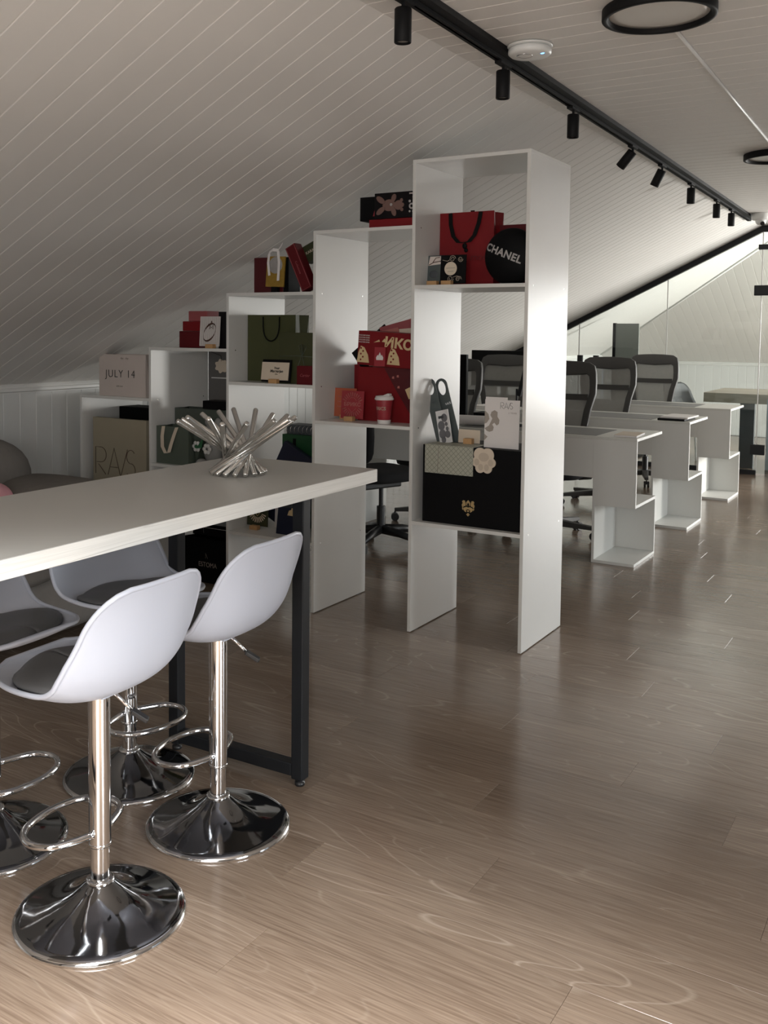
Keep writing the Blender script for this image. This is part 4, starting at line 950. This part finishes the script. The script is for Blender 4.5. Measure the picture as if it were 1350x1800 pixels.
strokes(o, [[(-.024, .088), (-.008, .102), (.008, .102), (.024, .088)], [(-.022, .050), (0, .030), (.022, .050)]], .0022, 'salmon', -.001, 'heart_print')
holder(-2.487, 3.975, z, 'wooden holder under the red sunburst card')
cu = thing('paper_cup', 'red paper cup with white lid at the front of the fourth bay', 'cup', (-2.290, 3.985, z))
G().lathe([(.029, 0), (.030, .002), (.0415, .118), (.0415, .120), (.039, .120), (.028, .004)], 36).obj('cup_body', 'crimson', cu)
G().lathe([(.0302, .000), (.0306, .002), (.0325, .018), (.0318, .018)], 36).obj('bottom_band', 'paper', cu)
G().lathe([(.0445, .112), (.0455, .114), (.0455, .120), (.043, .123), (.041, .130), (.036, .131), (.033, .127), (0, .127)], 36).obj('lid', 'paper', cu)
G().slabxz([(-.026, .127), (.034, .127), (.034, .142), (.022, .143), (.0, .134)], -.012, .012).obj('sip_tab', 'paper', cu, bevel=.002)
def wrap(p):
    r_ = .030+.0117*(p.z/.12)+.0006; a = p.x/.036-.5+.45; return (r_*math.sin(a), -r_*math.cos(a), p.z)
lettering('BRICS', .022, 'cream', cu, (0, 0, .072), bend=wrap, off=.0006)
# ---- bay 5 upper
z = SH[4][0]
o = bag('paper_bag', 'tall red paper bag with black ribbon handle in the upper bay', .275, .11, .345, 'red', (-1.955, 4.15, z+.0005)); 
g = G(); g.strip([(-.082, -.003, .343), (-.078, -.008, .29), (-.062, -.012, .235), (-.035, -.014, .205), (-.008, -.014, .203)], .020, (1, 0, .15), .0012); g.strip([(.072, -.003, .343), (.064, -.008, .29), (.045, -.012, .235), (.02, -.014, .207), (-.008, -.014, .203)], .020, (1, 0, -.15), .0012); g.obj('ribbon_handle', 'blackribbon', o)
G().ball((-.003, -.012, .188), .012, .006, .014).ball((.004, -.012, .168), .010, .005, .010).obj('ribbon_charm', 'black', o)
lettering('miu  moo', .045, 'redink', o, (.02, -.0014, .135)); box(-.004, .016, .05, .052, .345, .358).obj('tab', 'black', o)
o = bag('paper_bag', 'shorter red paper bag behind the black round cushion', .25, .09, .285, 'darkred', (-1.725, 4.23, z+.0005))
rd = thing('round_cushion', 'black round lettered cushion standing in the upper bay', 'cushion', (-1.704, 4.03, z+.128))
A_, B_ = .127, .055
rdb = G().ball((0, .06, 0), A_, B_, A_, 40, 24).obj('body', 'black', rd)
def onb(p):
    q = max(0, 1-(p.x/A_)**2-(p.z/A_)**2); return (p.x, .06-B_*math.sqrt(q)-.0012+(p.y)*0, p.z)
lettering('CHANEL', .046, 'paper', rd, (-.022, 0, .012), rot=(PI/2, R(22), 0), bend=onb, space=1.08, off=.0016)
o = item('record_card', 'black card with cream disc and line scrolls in the upper bay', 'card', .128, .004, .130, 'black', (-1.960, 4.02, z+.010), rx=-4, bevel=0)
disc(o, -.012, .068, .031, 'cream', -.0012, 0, 32, 'cream_disc'); 
def spiral(cx, cz, r, s, n=26): return [(cx+r*(1-k/n*.8)*math.cos(s*k*.42), cz+r*(1-k/n*.8)*math.sin(s*k*.42)) for k in range(n)]
strokes(o, [spiral(-.005, .113, .016, 1), spiral(.035, .110, .013, -1), spiral(-.012, .022, .016, -1), spiral(.026, .020, .012, 1), [(-.055, .108), (-.03, .102), (-.018, .108)], [(.0, .028), (.02, .034), (.04, .030), (.046, .018)]], .0018, 'cream', -.001, 'scroll_print')
strokes(o, [[(-.034, .070), (.010, .071)], [(-.026, .055), (.002, .056)]], .0018, 'taupe', -.0018, 'disc_lettering')
holder(-1.975, 3.98, z, 'wooden holder under the black card with cream disc')
o = item('photo_card', 'dark photo card with pale top next to the bay side', 'card', .085, .004, .132, 'greycard', (-2.055, 4.03, z+.010), rx=-5, bevel=.001)
G().slabxz([(-.038, .085), (.038, .092), (.038, .127), (-.030, .127)], -.001, 0).obj('pale_print', 'blush', o); G().ball((-.008, -.001, .045), .022, .003, .018).obj('dark_print', 'slate', o); strokes(o, [[(-.035, .088), (-.01, .10), (.03, .105)], [(-.015, .10), (.0, .120), (.02, .122)]], .004, 'inkb', -.001, 'line_print')
holder(-2.050, 3.985, z, 'wooden holder under the dark photo card')
# ---- bay 5 lower
z = SH[4][1]
o = item('presentation_box', 'large black box with gold lion emblem in the lower bay', 'box', .478, .30, .355, 'black', (-1.820, 3.945, z), bevel=.002)
g = G(); LK = .00043
def lion(pl):
    for q_ in (1, -1): g.slabxz([(q_*x*LK, y*LK) for x, y in (pl if q_ > 0 else list(reversed(pl)))], -.0012, 0)
lion([(0, 172), (22, 148), (20, 120), (9, 106), (11, 128), (0, 146)])
lion([(28, 132), (38, 163), (58, 166), (70, 150), (62, 138), (73, 116), (69, 96), (56, 92), (48, 106), (34, 104), (27, 116)])
lion([(0, 92), (14, 100), (42, 92), (54, 80), (49, 62), (36, 48), (20, 42), (25, 60), (13, 72), (0, 76)])
lion([(55, 88), (69, 90), (66, 70), (57, 62)]); lion([(0, 68), (13, 60), (9, 50), (0, 46)]); lion([(0, 0), (20, 20), (0, 38)])
le = g.obj('lion_emblem', 'gold', o, (-.008, 0, .045))
zt = z+.3555
def hanger(x, y, label, ry, rz):
    g = G(); t_ = thing('door_hanger', label, 'door hanger', (x, y, zt), 0, 'dark grey door hangers'); t_.rotation_euler = (R(-6), R(ry), R(rz))
    W_, H_ = .062, .31
    outer = [(-W_/2, 0), (W_/2, 0), (W_/2, H_-.03)]+[(W_/2*math.cos(a), H_-.03+W_/2*math.sin(a)) for a in [PI*k/12 for k in range(1, 12)]]+[(-W_/2, H_-.03)]
    n_ = 40
    def out_pt(a):
        d = Vector((math.cos(a), math.sin(a))); c_ = Vector((0, H_-.045)); best = 9
        for p, q in zip(outer, outer[1:]+outer[:1]):
            p, q = Vector(p)-c_, Vector(q)-c_; e = q-p; den = d.x*e.y-d.y*e.x
            if abs(den) > 1e-9:
                s = (p.x*e.y-p.y*e.x)/den; w_ = (p.x*d.y-p.y*d.x)/den
                if s > 0 and -1e-6 <= w_ <= 1+1e-6: best = min(best, s)
        return c_+d*best
    A = [2*PI*k/n_ for k in range(n_)]
    angs = sorted(A+[math.atan2(-(H_-.045), s*W_/2) % (2*PI) for s in (-1, 1)])
    o_ = [out_pt(a) for a in angs]; i_ = [Vector((.019*math.cos(a), H_-.045+.034*math.sin(a))) for a in angs]; k_ = len(angs)
    vs = [(p.x, 0, p.y) for p in o_]+[(p.x, 0, p.y) for p in i_]+[(p.x, .003, p.y) for p in o_]+[(p.x, .003, p.y) for p in i_]
    fs = []
    for q in range(k_):
        w_ = (q+1) % k_; fs += [(q, w_, k_+w_, k_+q), (2*k_+q, 3*k_+q, 3*k_+w_, 2*k_+w_), (q, 2*k_+q, 2*k_+w_, w_), (k_+q, k_+w_, 3*k_+w_, 3*k_+q)]
    g.add(vs, fs); g.obj('body', 'greycard', t_); return t_
h1 = hanger(-2.015, 4.06, 'dark grey door hanger in front, leaning on the black box', -19, 0); lettering('RAIS', .016, 'greycard', h1, (0, -.001, .195)); 
h2 = hanger(-1.968, 4.09, 'dark grey door hanger behind the other one', -19, 0); lettering('RA/S', .016, 'silver', h2, (.012, -.001, .185))
o = item('sticker_sheet', 'silver sticker sheet leaning on the grey door hangers', 'card', .066, .002, .155, 'foil', (-1.985, 4.035, zt), rx=-7, ry=-14, bevel=0)
g = G()
for cx_, cz_, r_ in ((.008, .118, .016), (-.012, .085, .018), (.014, .088, .008), (.016, .066, .008), (-.012, .045, .018), (.014, .040, .014), (-.01, .018, .012)): g.slabxz(arc(cx_, cz_, r_, 0, 330, 11, r_*1.25), -.001, 0)
g.obj('sticker', 'stk', o); box(-.022, .006, -.001, 0, .118, .130).obj('label_print', 'slate', o)
o = item('envelope', 'patterned pale envelope draped over the front of the black box', 'envelope', .240, .002, .128, 'gucci', (-1.925, 3.938, zt-.128), bevel=0)
box(-.12, .12, .0, .12, .1285, .1305).obj('top_flap', 'gucci', o); strokes(o, [[(-.055, .002), (-.050, .126)]], .0025, 'taupe', -.001, 'fold')
o = item('place_card', 'small blank cream card on a wood block on the black box', 'card', .108, .002, .062, 'cream', (-1.895, 4.085, zt+.002), rx=-3, bevel=0)
holder(-1.885, 4.045, zt+.0006, 'wooden holder under the small blank cream card', 0, .042, .026)
o = item('folded_card', 'white folded card with grey leaf print standing on the black box', 'card', .165, .002, .215, 'paper', (-1.6995, 4.00, zt), rx=-2, bevel=0)
box(-.082, .022, .004, .006, .0, .226).obj('inner_leaf', 'paper', o)
rais(o, -.008, .176, .028, .0014, 'ink', -.001); lettering("L'YEAR", .010, 'taupe', o, (.050, -.001, .158), space=1.3)
g = G(); sh_ = lambda L: [(x-.0155, z_) for x, z_ in L]; g.slabxz(sh_([(-.066, .085), (-.045, .098), (-.030, .130), (-.040, .145), (-.035, .160), (-.020, .168), (-.006, .160), (-.006, .140), (.004, .125), (.002, .108), (-.008, .100), (-.020, .112), (-.030, .104), (-.022, .092), (-.026, .076), (-.042, .070), (-.055, .074)]), -.001, 0); g.slabxz(sh_([(-.067, .165), (-.050, .150), (-.044, .128), (-.056, .110), (-.067, .105)]), -.001, 0); g.slabxz(sh_([(-.067, .060), (-.050, .048), (-.067, .030)]), -.001, 0); g.obj('leaf_print', 'taupe', o)
pw_ = thing('paw_coaster', 'cream paw shaped coaster stuck on the front of the black box', 'coaster', (-1.755, 3.9405, zt-.055))
CI = ((0, .012, .040), (-.036, -.006, .021), (.036, -.006, .021), (-.017, -.031, .023), (.017, -.031, .023), (-.018, .028, .030), (.018, .028, .030))
def paw_r(a):
    best = 0
    for cx_, cz_, r_ in CI:
        b_ = cx_*math.cos(a)+cz_*math.sin(a); q_ = b_*b_-(cx_*cx_+cz_*cz_-r_*r_)
        if q_ > 0: best = max(best, b_+math.sqrt(q_))
    return best
g = G(); g.slabxz([(paw_r(a)*math.cos(a), paw_r(a)*math.sin(a)) for a in [2*PI*k/72 for k in range(72)]], 0, .004); g.obj('plate', 'cream', pw_)
for cx_, cz_, a_, b_ in ((0, .018, .024, .020), (-.033, -.006, .012, .015), (.033, -.006, .012, .015), (-.014, -.028, .011, .015), (.014, -.028, .011, .015)): disc(pw_, cx_, cz_, a_, 'pawpad', -.0015, 0, 22, 'pad', b_)
